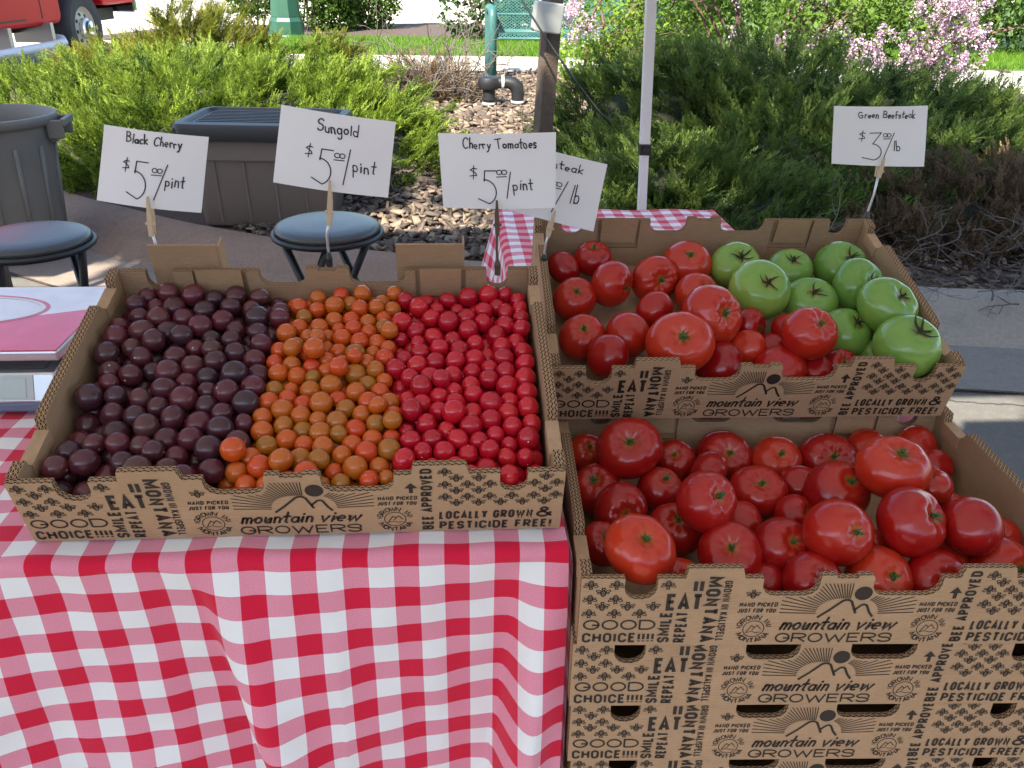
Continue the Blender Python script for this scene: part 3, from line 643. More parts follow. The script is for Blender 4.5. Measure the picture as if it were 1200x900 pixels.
def tree(name, label, base, height, blobs, n, leaf, mat, trunk_r, cat='tree', group=None, fill=.5, tint=(.05, .95)):
    t = empty(name, label, cat, base, group); b3 = np.array(base)
    P, N = mound_points([(b[0]+b3[0], b[1]+b3[1], b[2]+b3[2], *b[3:]) for b in blobs], n, shell=(.25, 1.05), zmin=-1., rough=.25, full=True)
    k = noise3(P, 2.2, 4)+.8*noise3(P, 5.5, 5); keep = k > -fill; P, N, k = P[keep], N[keep], k[keep]
    V, F = leaf_cloud(P-b3, N, leaf); fast_obj('crown', V, F, mat, t, np.repeat(np.clip(tint[0]+(tint[1]-tint[0])*(.5+.4*k)+rng.normal(size=len(P))*.12, .02, 1), 8))
    mb = MB(); top = height
    mb.tube([(0, 0, -.05), (.02, .01, .25), (.05, 0, top*.4), (.0, .05, top*.75), (.03, 0, top)], [trunk_r*1.35, trunk_r*1.05, trunk_r*.9, trunk_r*.6, trunk_r*.2], 14)
    for b in blobs:
        z0 = top*random.uniform(.35, .7); mb.tube([(0, 0, z0), (b[0]*.5, b[1]*.5, (z0+b[2])/2+.1), (b[0], b[1], b[2])], [trunk_r*.5, trunk_r*.33, trunk_r*.1], 8)
    obj('trunk', mb, M['bark'], t, smooth=True)
    return t
tree('ornamental_tree', 'brown tree trunk between the tent pole and the lilacs', (2.28, 8.0, .18), 3.6, [(0, 0, 3.6, 1.5, 1.4, 1.1), (-.9, .4, 3.3, .9, .9, .7), (1., .3, 3.4, 1., 1., .8)], 5000, .05, M['leaf_bright'], .135)
tree('leafy_tree', 'bright green leafy tree beyond the lawn at the top right corner', (8.6, 12.6, .2), 3.4, [(0, 0, 2.2, 1.6, 1.2, 1.6), (-1.5, .4, 1.6, 1.2, 1., 1.4), (1.6, .2, 1.7, 1.2, 1., 1.4), (.2, -.1, 1.0, 2.0, .7, .8)], 11000, .07, M['leaf_bright'], .12, fill=.4)
tree('leafy_tree', 'pale silvery tree at the right edge, lower branches over the lawn', (9.2, 10.8, .2), 2.6, [(0, 0, 1.7, .9, .8, 1.0), (.7, -.1, 1.3, .7, .6, .8)], 5000, .045, M['leaf_bright'], .06, fill=.6, tint=(.6, 1.2))
bush('hedge_bush', 'dark hedge base in shade under the bright tree at the right', [(7.2, 12.2, .5, .9, .5, .6), (8.6, 12.0, .5, 1.0, .5, .65), (10., 11.9, .5, 1.0, .5, .6)], 5000, .05, M['hedge'], 'hedge', stems=6)
bush('background_bush', 'sunlit bush seen through the lilac stems', [(3.3, 11.4, 1.0, 1.2, .6, 1.1), (5.3, 10.6, 1.0, 1.0, .6, 1.1), (4.3, 11.3, 1.1, 1., .6, 1.2)], 11000, .05, M['leaf_bright'], 'bush', stems=8)
# unseen trees added behind the camera; crowns shaped to shade junipers, kerb and bins
tree('added_shade_tree', 'unseen tall tree added behind the camera to the right to cast shade', (4.6, -4.6, 0.), 7.4, [(-5.8, 3.8, 6.6, 1.5, 1.3, .8), (-4.3, 4.4, 6.8, 1.6, 1.4, .8), (-3.0, 4.8, 6.6, 1.5, 1.4, .8), (-4.8, 5.5, 6.7, 1.3, 1.0, .7), (-4.6, 1.1, 6.6, 1.0, .5, .5)], 3000, .13, M['leaf'], .2, fill=.3)
tree('added_shade_tree', 'unseen tree added behind the camera to the left to cast shade', (-5.6, -3.4, 0.), 5.6, [(1.7, 3.2, 5.1, 1.3, .45, .3), (2.55, 3.15, 5.3, .7, .45, .3), (.8, 3.1, 5.3, 1.2, .45, .3)], 6500, .12, M['leaf'], .17, fill=1.1)
# ================================================================== lettering made of strokes
def arc(cx, cy, rx, ry, a0, a1, n=9):
    return [(cx+rx*math.cos(rad(a0+(a1-a0)*i/n)), cy+ry*math.sin(rad(a0+(a1-a0)*i/n))) for i in range(n+1)]
def caps(r):
    """capital letters in a 1x1 box; r = height of the round ends (.5 = full ellipses)"""
    hi, lo = 1-r, r
    G = {
     'A': (1, [[(0, 0), (.5, 1), (1, 0)], [(.2, .3), (.8, .3)]]),
     'B': (1, [[(0, 0), (0, 1), (.55, 1)]+arc(.55, .77, .4, .23, 90, -90)+[(0, .54)], [(.55, .54)]+arc(.55, .27, .45, .27, 90, -90)+[(0, 0)]]),
     'C': (1, [[(1, hi-.02)]+arc(.5, hi, .5, r, 15, 180)+arc(.5, lo, .5, r, 180, 345)+[(1, lo+.02)]]),
     'D': (1, [[(0, 0), (0, 1), (.45, 1)]+arc(.45, hi, .55, r, 90, 0)+arc(.45, lo, .55, r, 0, -90)+[(0, 0)]]),
     'E': (.85, [[(1, 1), (0, 1), (0, 0), (1, 0)], [(0, .53), (.85, .53)]]),
     'F': (.85, [[(1, 1), (0, 1), (0, 0)], [(0, .53), (.85, .53)]]),
     'G': (1, [[(1, hi-.02)]+arc(.5, hi, .5, r, 20, 180)+arc(.5, lo, .5, r, 180, 360)+[(1, .46), (.55, .46)]]),
     'H': (1, [[(0, 0), (0, 1)], [(1, 0), (1, 1)], [(0, .53), (1, .53)]]),
     'I': (.34, [[(.5, 0), (.5, 1)]]),
     'J': (.8, [[(1, 1), (1, lo)]+arc(.5, lo, .5, r, 0, -170)]),
     'K': (1, [[(0, 0), (0, 1)], [(1, 1), (.05, .42)], [(.35, .6), (1, 0)]]),
     'L': (.8, [[(0, 1), (0, 0), (1, 0)]]),
     'M': (1.3, [[(0, 0), (0, 1), (.5, .25), (1, 1), (1, 0)]]),
     'N': (1, [[(0, 0), (0, 1), (1, 0), (1, 1)]]),
     'O': (1, [arc(.5, hi, .5, r, 0, 180)+arc(.5, lo, .5, r, 180, 360)+[(1, hi), (1, hi+.01)]]),
     'P': (.95, [[(0, 0), (0, 1), (.5, 1)]+arc(.5, .74, .5, .26, 90, -90)+[(0, .48)]]),
     'R': (1, [[(0, 0), (0, 1), (.5, 1)]+arc(.5, .74, .5, .26, 90, -90)+[(0, .48)], [(.45, .48), (1, 0)]]),
     'S': (.95, [[(1, hi)]+arc(.5, .75, .5, .25, 10, 180, 8)+arc(.5, .75, .5, .25, 180, 250, 4)+arc(.5, .25, .5, .25, 70, 0, 4)+arc(.5, .25, .5, .25, 0, -170, 8)]),
     'T': (.95, [[(0, 1), (1, 1)], [(.5, 1), (.5, 0)]]),
     'U': (1, [[(0, 1), (0, lo)]+arc(.5, lo, .5, r, 180, 360)+[(1, 1)]]),
     'V': (1, [[(0, 1), (.5, 0), (1, 1)]]),
     'W': (1.45, [[(0, 1), (.25, 0), (.5, .8), (.75, 0), (1, 1)]]),
     'Y': (1, [[(0, 1), (.5, .48), (1, 1)], [(.5, .48), (.5, 0)]]),
     '!': (.34, [[(.5, 1), (.5, .3)], [(.5, .13), (.5, 0)]]),
     '&': (1.1, [[(1, .05), (.3, .72)]+arc(.48, .82, .22, .18, 190, -20, 8)+[(.3, .52)]+arc(.38, .27, .36, .27, 100, 320, 10)+[(.98, .5)]]),
     ' ': (.45, []), '|': (.1, [[(.5, 1), (.5, 0)]]),
    }
    return G
HAND = {  # loose handwriting: (width, strokes) in units of the capital height, baseline at 0
 'B': (.55, [[(.05, 0), (.05, 1)], [(.03, .98)]+arc(.22, .78, .24, .22, 85, -80, 7)+[(.1, .55)]+arc(.22, .28, .3, .26, 85, -90, 8)+[(.03, .02)]]),
 'C': (.6, [[(.55, .82)]+arc(.33, .5, .3, .48, 50, 310, 12)]),
 'S': (.55, [[(.5, .85)]+arc(.28, .76, .22, .22, 35, 240, 8)+arc(.27, .27, .25, .27, 70, -150, 10)]),
 'T': (.65, [[(0, 1), (.66, 1.02)], [(.33, 1), (.31, 0)]]),
 'G': (.62, [[(.52, .85)]+arc(.3, .5, .28, .48, 50, 330, 12)+[(.56, .45), (.3, .44)]]),
 'a': (.42, [[(.36, .42)]+arc(.19, .22, .18, .22, 50, 340, 10)+[(.37, .46), (.37, .05), (.42, 0)]]),
 'b': (.42, [[(.05, 1), (.05, 0)], [(.05, .3)]+arc(.2, .22, .17, .22, 140, -170, 9)]),
 'c': (.36, [arc(.2, .23, .18, .23, 50, 310, 9)]),
 'd': (.44, [[(.36, .38)]+arc(.19, .22, .18, .22, 45, 330, 10), [(.38, 1), (.38, 0)]]),
 'e': (.4, [[(.04, .22), (.36, .26)]+arc(.2, .24, .17, .22, 10, 300, 10)]),
 'f': (.32, [[(.34, .9)]+arc(.22, .8, .1, .18, 40, 180, 5)+[(.12, 0)], [(0, .46), (.3, .5)]]),
 'g': (.42, [[(.36, .42)]+arc(.19, .22, .18, .22, 50, 340, 10)+[(.37, .46), (.37, -.2)]+arc(.2, -.22, .17, .2, 0, -150, 7)]),
 'h': (.42, [[(.05, 1), (.05, 0)], [(.05, .28)]+arc(.2, .28, .15, .18, 160, 0, 7)+[(.36, 0)]]),
 'i': (.16, [[(.08, .46), (.08, 0)], [(.08, .66), (.09, .70)]]),
 'k': (.42, [[(.05, 1), (.05, 0)], [(.36, .5), (.06, .22), (.38, 0)]]),
 'l': (.16, [[(.08, 1), (.08, 0)]]),
 'm': (.62, [[(.05, .46), (.05, 0)], [(.05, .28)]+arc(.17, .3, .12, .16, 160, 0, 6)+[(.29, 0)], [(.29, .28)]+arc(.42, .3, .12, .16, 160, 0, 6)+[(.55, 0)]]),
 'n': (.42, [[(.05, .46), (.05, 0)], [(.05, .26)]+arc(.2, .28, .15, .18, 160, 0, 7)+[(.36, 0)]]),
 'o': (.42, [arc(.2, .23, .18, .23, 80, 440, 12)]),
 'p': (.44, [[(.05, .46), (.05, -.42)], [(.05, .3)]+arc(.22, .23, .17, .23, 140, -160, 10)]),
 'r': (.32, [[(.05, .46), (.05, 0)], [(.05, .26)]+arc(.2, .3, .14, .16, 160, 40, 5)]),
 's': (.34, [[(.3, .4)]+arc(.17, .36, .12, .11, 30, 230, 6)+arc(.17, .12, .13, .12, 70, -150, 7)]),
 't': (.36, [[(.16, .85), (.16, .06), (.26, 0)], [(0, .5), (.34, .52)]]),
 'u': (.42, [[(.05, .46), (.05, .16)]+arc(.2, .16, .15, .16, 180, 340, 7)+[(.36, .46), (.36, 0)]]),
 'v': (.38, [[(.02, .46), (.19, 0), (.36, .46)]]),
 'w': (.6, [[(.02, .46), (.15, 0), (.3, .4), (.45, 0), (.58, .46)]]),
 'y': (.42, [[(.04, .46), (.2, .02)], [(.38, .46), (.14, -.36), (.0, -.4)]]),
 ' ': (.35, []),
}
def ribbon(mb, pts, w_, T, closed=False, cap=False):
    """flat stroke of width w_ through 2-D points; T maps (x, y) to 3-D"""
    q = [np.array(p, float) for p in pts]; p = [q[0]]
    for a in q[1:]:
        if np.linalg.norm(a-p[-1]) > 1e-7: p.append(a)
    if len(p) < 2: return
    L_, R_ = [], []
    for i in range(len(p)):
        d0 = p[i]-p[i-1] if i else p[1]-p[0]; d1 = p[i+1]-p[i] if i < len(p)-1 else d0
        d0 = d0/np.linalg.norm(d0); d1 = d1/np.linalg.norm(d1)
        n0 = np.array([-d0[1], d0[0]]); n1 = np.array([-d1[1], d1[0]]); b = n0+n1; bl = np.linalg.norm(b)
        if bl < .35: b = n0; k = 1.
        else: b = b/bl; k = min(1/max(b@n0, .35), 2.2)
        L_.append(p[i]+b*k*w_/2); R_.append(p[i]-b*k*w_/2)
    V = [T(*a) for a in L_]+[T(*a) for a in R_]; n = len(p)
    mb.add(V, [(i, i+1, n+i+1, n+i) for i in range(n-1)])
    if cap:
        for c in (p[0], p[-1]): mb.add([T(c[0]+w_/2*math.cos(k*PI/4), c[1]+w_/2*math.sin(k*PI/4)) for k in range(8)], [tuple(range(8))])
def disc(mb, cx, cy, rx, ry, T, n=24, rot=0.):
    c, s = math.cos(rot), math.sin(rot)
    mb.add([T(cx+rx*math.cos(2*PI*k/n)*c-ry*math.sin(2*PI*k/n)*s, cy+rx*math.cos(2*PI*k/n)*s+ry*math.sin(2*PI*k/n)*c) for k in range(n)], [tuple(range(n))])
def ring(mb, cx, cy, rx, ry, w_, T, n=20, rot=0.):
    c, s = math.cos(rot), math.sin(rot)
    P = [(cx+rx*math.cos(2*PI*k/n)*c-ry*math.sin(2*PI*k/n)*s, cy+rx*math.cos(2*PI*k/n)*s+ry*math.sin(2*PI*k/n)*c) for k in range(n+1)]
    ribbon(mb, P, w_, T)
def text(mb, s, x, y, h, width, stroke, T, r=.28, rot=0, slant=0., gap=.17):
    """line of capitals filling width x h from (x, y), turned by rot degrees about (x, y)"""
    G = caps(r); tot = sum(G[c][0] for c in s)+gap*(len(s)-1); u = width/tot
    c_, s_ = math.cos(rad(rot)), math.sin(rad(rot)); X = 0
    iv = stroke/2
    for ch in s:
        gw, st = G[ch]
        for pl in st:
            P = []
            for a, b in pl:
                bw = max(gw*u-stroke, 1e-5)
                px, py = X*u+iv+a*bw, iv+b*(h-stroke); px += slant*py
                P.append((x+px*c_-py*s_, y+px*s_+py*c_))
            ribbon(mb, P, stroke, T)
        X += gw+gap
def hand(mb, s, x, y, h, stroke, T, slant=0., sx=1., jit=0., fit=None):
    tot = sum(HAND[c][0]+.12 for c in s)-.12
    if fit: sx = fit/(tot*h)
    X = 0.
    for ch in s:
        gw, st = HAND[ch]; dy = random.gauss(0, jit)*h*.7; rr = random.gauss(0, jit*1.4); ro = random.gauss(0, jit*1.6); sl = slant+random.gauss(0, jit*1.5); ww = stroke*(1+random.gauss(0, jit*2))
        for pl in st:
            w2 = random.gauss(0, jit*.35); ribbon(mb, [(x+(X+a+sl*b+(w2*math.sin(3*b) if jit else 0))*h*sx, y+(b*(1+rr)+ro*(a-gw/2))*h+dy) for a, b in pl], ww, T, cap=True)
        X += gw+.12
    return X*h*sx
def circ_text(mb, s, cx, cy, rr, h, a0, a1, stroke, T, inward=False):
    G = caps(.4); n = len(s)
    for i, ch in enumerate(s):
        a = rad(a0+(a1-a0)*i/max(n-1, 1)); gw, st = G[ch]; wd = h*.62*max(gw, .2)
        for pl in st:
            P = []
            for u, v in pl:
                lx, ly = (u-.5)*wd, v*h
                if not inward: R_ = rr+ly; th = a-lx/rr
                else: R_ = rr+h-ly; th = a+lx/rr
                P.append((cx+R_*math.cos(th), cy+R_*math.sin(th)))
            ribbon(mb, P, stroke, T)
def bee(mb, x, y, s, T, flip=1):
    disc(mb, x, y-.1*s*flip, .20*s, .30*s, T, 10) if False else ring(mb, x, y-.12*s*flip, .19*s, .30*s, .085*s, T, 10)
    for k in (-.24, -.1, .04): ribbon(mb, [(x-.15*s, y+k*s*flip), (x+.15*s, y+k*s*flip)], .075*s, T)
    ring(mb, x, y+.30*s*flip, .13*s, .11*s, .09*s, T, 8)
    for sg in (-1, 1):
        ring(mb, x+sg*.38*s, y+.12*s*flip, .20*s, .10*s, .065*s, T, 9, rot=sg*.25*flip)
        ring(mb, x+sg*.33*s, y-.08*s*flip, .15*s, .075*s, .06*s, T, 8, rot=-sg*.3*flip)
        ribbon(mb, [(x+sg*.07*s, y+.4*s*flip), (x+sg*.14*s, y+.5*s*flip)], .05*s, T)

# ================================================================== the printed cardboard crates
CL, CW, CH = .600, .398, .0994
TAB = .0145
def top_profile(tabs=True):
    """upper outline of the long walls from s=0 to s=L as (s, z)"""
    H = CH; L = CL
    def notch(a, b, d, r):
        P = [(a, H), (a, H-d+r)]+[(a+r-r*math.cos(t), H-d+r-r*math.sin(t)) for t in np.linspace(0, PI/2, 6)][1:]
        P += [(b-r+r*math.sin(t), H-d+r-r*math.cos(t)) for t in np.linspace(0, PI/2, 6)]+[(b, H)]
        return P
    P = [(0, H)]+notch(.049, .086, .030, .017)
    P += [(.117, H), (.119, H+TAB), (.180, H+TAB), (.184, H)] if tabs else []
    P += notch(.205, .270, .025, .016)
    P += [(.271, H+.004), (.287, H+.004), (.288, H), (.312, H), (.313, H+.004), (.329, H+.004)]
    P += notch(.345-.014, .410, .025, .016)[0:]
    P += [(.429, H), (.432, H+TAB), (.489, H+TAB), (.493, H)] if tabs else []
    P += notch(.527, .558, .030, .0145)+[(L, H)]
    return P
def wall(mb, outline, tvec0, axis, mats, edge_layers=None, t=.008):
    """panel with a given outline (list of (a, z)), extruded by t; axis maps (a, depth, z) to 3-D. Material slots: 0 outside, 1 inside, 2 cut edge"""
    n = len(outline)
    F_ = [axis(a, 0., z) for a, z in outline]; B_ = [axis(a, t, z) for a, z in outline]
    tri = tessellate_polygon([[Vector((a, z, 0)) for a, z in outline]])
    mb.add(F_, [tuple(q) for q in tri], 0); mb.add(B_, [tuple(q)[::-1] for q in tri], 1)
    cum = 0.
    for i in range(n):
        j = (i+1) % n; d = math.dist(outline[i], outline[j])
        low = outline[i][1] < .001 and outline[j][1] < .001
        mb.add([F_[i], F_[j], B_[j], B_[i]], [(0, 1, 2, 3)], 0 if low else 2, [((cum, 0), (cum+d, 0), (cum+d, 1), (cum, 1))])
        cum += d
def art_mesh():
    """everything printed on the front of a crate, in metres, 0.4 mm proud of the board"""
    mb = MB(); mm = .001
    T = lambda x, z: (x*mm, -.0005, z*mm)
    prof = top_profile()
    def free(x, z, e=5):
        zz = min(np.interp(np.array([x-e, x, x+e])*mm, [p[0] for p in prof], [p[1] for p in prof]))/mm
        return z+e*.75 < zz
    for j, z in enumerate((91, 80.5, 70, 59.5, 49)):
        for i in range(4):
            x = 11+i*29+(14.5 if j % 2 else 0)
            if x < 100 and free(x, z) and not (x > 90 and z < 86): bee(mb, x, z, 14.5, T, 1 if j % 2 else -1)
    text(mb, 'GOOD', 5, 24, 15.5, 84, 2.3, T, r=.5, gap=.10)
    text(mb, 'CHOICE!!!!', 5, 4.5, 15, 84, 3.1, T, gap=.18)
    text(mb, 'EAT', 98, 53, 25, 42, 5., T, gap=.08)
    for x in (129, 136): ribbon(mb, [(x, 82), (x, 96)], 4.6, T)
    text(mb, 'SMILE', 107, 4, 14.5, 47, 3.2, T, rot=90, gap=.18)
    text(mb, 'REPEAT', 125.5, 4, 14, 47, 2.9, T, rot=90, gap=.18)
    text(mb, 'MONTANA', 141.5, 103, 17, 99, 4.3, T, rot=-90, gap=.18)
    text(mb, 'GROWN IN KALISPELL', 161, 97, 9.5, 91, 1.7, T, rot=-90, gap=.18)
    bee(mb, 196, 77, 14, T)
    for x0 in (182, 390):
        text(mb, 'HAND PICKED', x0, 58.5, 6.6, 44, 1.35, T, slant=.15, gap=.18); text(mb, 'JUST FOR YOU', x0-1, 49.5, 6.6, 44, 1.35, T, slant=.15, gap=.18)
    for cx in (203.5, 408):
        cy = 25
        ring(mb, cx, cy, 12.2, 12.2, 1.0, T, 30)
        circ_text(mb, 'GROWN', cx, cy, 15, 6.2, 158, 76, 1.25, T); circ_text(mb, 'IN', cx, cy, 15, 6.2, 44, 27, 1.25, T)
        circ_text(mb, 'MONTANA', cx, cy, 15, 6.2, 212, 330, 1.45, T, inward=True)
        ribbon(mb, [(cx-20.5, cy+2), (cx-15, cy+2)], 1., T); ribbon(mb, [(cx+20.5, cy+4), (cx+15, cy+3)], 1., T)
        ribbon(mb, [(cx-8, cy-5), (cx-2.5, cy+5), (cx+1, cy+2), (cx+4, cy+5.5), (cx+9, cy-1)], 1.05, T)
        ribbon(mb, [(cx-9, cy-6.5), (cx-2, cy-3.5), (cx+3, cy-6), (cx+8.5, cy-5)], .85, T); ribbon(mb, [(cx+1, cy+2), (cx-1.5, cy-2)], .9, T)
    # rays, sun, mountains
    ox, oz = 308, 47
    for k in range(41):
        a = rad(2+176*k/40); dx, dz = math.cos(a), math.sin(a)
        def hit(r): return ox+dx*r*1., oz+dz*r*.98
        # mask below the ridge: the ray starts outside the mountain
        r0 = 20+16*abs(dx)**2+4*max(0, dz)
        if 20 < math.degrees(a) < 84: r0 = max(r0, 26 if 45 < math.degrees(a) < 78 else 24)
        r1 = min((78 if dx else 1e9)/max(abs(dx), 1e-3), (46.5)/max(dz, 1e-3))
        p0, p1 = hit(r0), hit(r1)
        # stop at the notches
        n_ = 12; last = None
        for q in range(n_+1):
            x = p0[0]+(p1[0]-p0[0])*q/n_; z = p0[1]+(p1[1]-p0[1])*q/n_
            if free(x, z, 1.2) and math.hypot(x-322, z-78) > 12: last = (x, z) if last is None else last; end = (x, z)
            elif last is not None: break
        if last is not None and r1 > r0+3 and math.dist(last, end) > 5: ribbon(mb, [last, end], 1.25, T)
    disc(mb, 322, 78, 10.2, 10, T, 28)
    ribbon(mb, [(275, 42), (287, 53), (298, 64.5)]+[(305+8*math.cos(t), 60+8.5*math.sin(t)) for t in np.linspace(2.2, .7, 5)]+[(316, 54), (318.5, 48)], 3.1, T)
    ribbon(mb, [(316, 53), (322, 59.5)]+[(326+4.5*math.cos(t), 57+4.5*math.sin(t)) for t in np.linspace(2.2, .7, 4)]+[(334, 50), (339, 43)], 3.0, T)
    X = hand(mb, 'mountain', 234, 24, 21, 2.9, T, slant=.34, fit=80, sx=1.6)
    hand(mb, 'view', 322, 24, 21, 2.9, T, slant=.34, fit=45)
    for a, b in ((234, 240), (245, 252), (262, 268), (276, 283), (300, 305), (338, 343), (354, 360)): ribbon(mb, [(a, 26), (b, 33.)], 1.6, T)
    text(mb, 'GROWERS', 231, 3.5, 15, 138, 2.2, T, r=.5, gap=.09)
    # arrow
    ribbon(mb, [(428, 70), (428, 79)], 4.4, T); mb.add([T(420.5, 78), T(435.5, 78), T(428, 87)], [(0, 1, 2)])
    text(mb, 'BEE APPROVED', 452, 4, 13.5, 106, 3.1, T, rot=90, gap=.18)
    for j, z in enumerate((104, 93.5, 83, 72.5, 62, 51.5)):
        for i in range(6):
            x = 466+i*25+(12.5 if j % 2 else 0)
            if x < 594 and free(x, z) and z > 44: bee(mb, x, z, 14., T, 1 if j % 2 else -1)
    text(mb, 'LOCALLY GROWN', 458, 22.5, 14.5, 108, 3.1, T, slant=.06, gap=.18); text(mb, '&', 570, 22, 19, 20, 3.4, T, r=.5)
    text(mb, 'PESTICIDE FREE!', 458, 4, 14.5, 131, 3.1, T, slant=.04, gap=.18)
    return mb
ART = art_mesh()

def make_crate(label):
    t = empty('cardboard_crate', label, 'crate', (0, 0, 0), 'printed cardboard tomato crates')
    prof = top_profile()
    mats = [M['kraft'], M['kraft_in'], M['cut2']]
    out = [(0, 0), (CL, 0)]+prof[::-1]
    mb = MB(); wall(mb, out, None, lambda a, d, z: (a, d, z), mats, t=.008)
    fr = obj('front_panel', mb, mats, t)
    obj('printed_artwork', ART, M['ink'], fr)
    # back wall: outer board, inner board cut out round the two tab flaps
    prof2 = top_profile(tabs=False); out2 = [(0, 0), (CL, 0)]+prof2[::-1]
    mb = MB(); wall(mb, out2, None, lambda a, d, z: (a, CW-d, z), mats, t=.0055)
    bk = obj('back_panel', mb, mats, t)
    H = CH; E = .0055; z1 = .043; z2 = .055
    segs = [[(.013, .005), (.113, .005), (.113, z2+.001)]+[p for p in prof2 if p[0] < .113][::-1][:-1]+[(.013, H)],
            [(.187, .005), (.425, .005), (.425, H)]+[p for p in prof2 if .187 < p[0] < .425][::-1]+[(.187, H)],
            [(.497, .005), (CL-.013, .005), (CL-.013, H)]+[p for p in prof2 if .497 < p[0] < CL-.013][::-1]+[(.497, H)]]
    segs[0] = [(.013, .005), (.113, .005), (.113, H)]+[p for p in prof2 if .013 < p[0] < .113][::-1]+[(.013, H)]
    mb = MB()
    for s in segs: wall(mb, s, None, lambda a, d, z: (a, CW-E-.0005-d, z), mats, t=.0035)
    for a, b in ((.1132, .1868), (.4252, .4968)): wall(mb, [(a, .005), (b, .005), (b, z1), (a, z1)], None, lambda a_, d, z: (a_, CW-E-.0005-d, z), mats, t=.0035)
    obj('inner_liner', mb, mats, bk)
    for a, b in ((.1185, .1815), (.4315, .4905)):
        mb = MB(); o_ = [(a, z2), (b, z2), (b, H+.006), (a, H+.006)]
        wall(mb, o_, None, lambda a_, d, z: (a_, CW-E-.001-d-.10*max(0, z-.07)*1.2, z), mats, t=.004); obj('tab_flap', mb, [M['kraft'], M['kraft'], M['cut2']], t)
    # laminated end walls with stepped tops
    for s in (0, 1):
        P = [(.0085, 0), (CW-.0060, 0), (CW-.0060, H+.003), (CW-.030, H+.003), (CW-.032, H-.011), (CW-.082, H-.011), (CW-.088, H-.004), (CW-.094, H+.006), (.110, H+.006), (.096, H+.004), (.092, H-.010), (.034, H-.010), (.031, H+.003), (.0085, H+.003)]
        mb = MB()
        ax = (lambda a, d, z: (d, a, z)) if s == 0 else (lambda a, d, z: (CL-d, a, z))
        wall(mb, P, None, ax, mats, t=.0125); obj('side_panel', mb, [M['kraft'], M['kraft_in'], M['cut3']], t)
        # the smooth folded-over strips between the steps
        for a, b in ((.036, .090), (CW-.080, CW-.034)):
            mb = MB(); mb.box(*((-.001, .0145) if s == 0 else (CL-.0145, CL+.001)), a, b, H-.028, H-.0095)
            obj('folded_strip', mb, M['kraft'], t)
    mb = MB(); mb.box(.0005, CL-.0005, .0085, CW-.006, .001, .0045); obj('base_panel', mb, M['kraft_in'], t)
    return t
def place(o, loc, yaw, tilt):
    o.location = loc; o.rotation_euler = (Matrix.Rotation(yaw, 4, 'Z') @ Matrix.Rotation(tilt, 4, 'X')).to_euler()
C1 = dict(loc=(0, 0, .765), yaw=0., tilt=.27456)
C2 = dict(loc=(.6155, .278, .7570), yaw=-.01743, tilt=.27942)
C3 = dict(loc=(.6161, -.0765, .6530), yaw=-.0444, tilt=.02)
crate1 = make_crate('wide cardboard crate of mixed cherry tomatoes resting on the gingham tablecloth'); place(crate1, **C1)
# two open closure flaps standing up behind its back wall
for a, b in ((.056, .150), (.398, .492)):
    mb = MB(); mb.box(a, b, CW+.004, CW+.0075, .03, .134, M=Matrix.Identity(4)); mb.box(b+.0005, b+.0035, CW+.004, CW+.03, .03, .132)
    obj('open_flap', mb, M['kraft_in'], crate1)
crate2 = copy_tree(crate1); place(crate2, **C2)
for ch in list(crate2.children):
    if ch.name.startswith('open_flap'): bpy.data.objects.remove(ch)
crate2['label'] = 'cardboard crate holding red and green beefsteaks, tilted up behind the others'
stack = []
for k, lb in enumerate(('open top crate of the stack at right, heaped with big red beefsteaks', 'second crate down in the right stack, just under the open tomato crate', 'third crate down in the right stack', 'lowest crate in the right stack, only its upper edge in the picture')):
    c = copy_tree(crate2); place(c, **C3)
    dx = (0, -.004, -.001, .004)[k]
    c.location = (C3['loc'][0]+dx, C3['loc'][1]+.0028*k, C3['loc'][2]-k*(CH+.0012)); c.rotation_euler.z += (0, .001, -.001, .0)[k]
    if k: c.rotation_euler = (0, 0, C3['yaw'])
    c['label'] = lb; stack.append(c)
def local(C):
    return Matrix.Translation(C['loc']) @ Matrix.Rotation(C['yaw'], 4, 'Z') @ Matrix.Rotation(C['tilt'], 4, 'X')

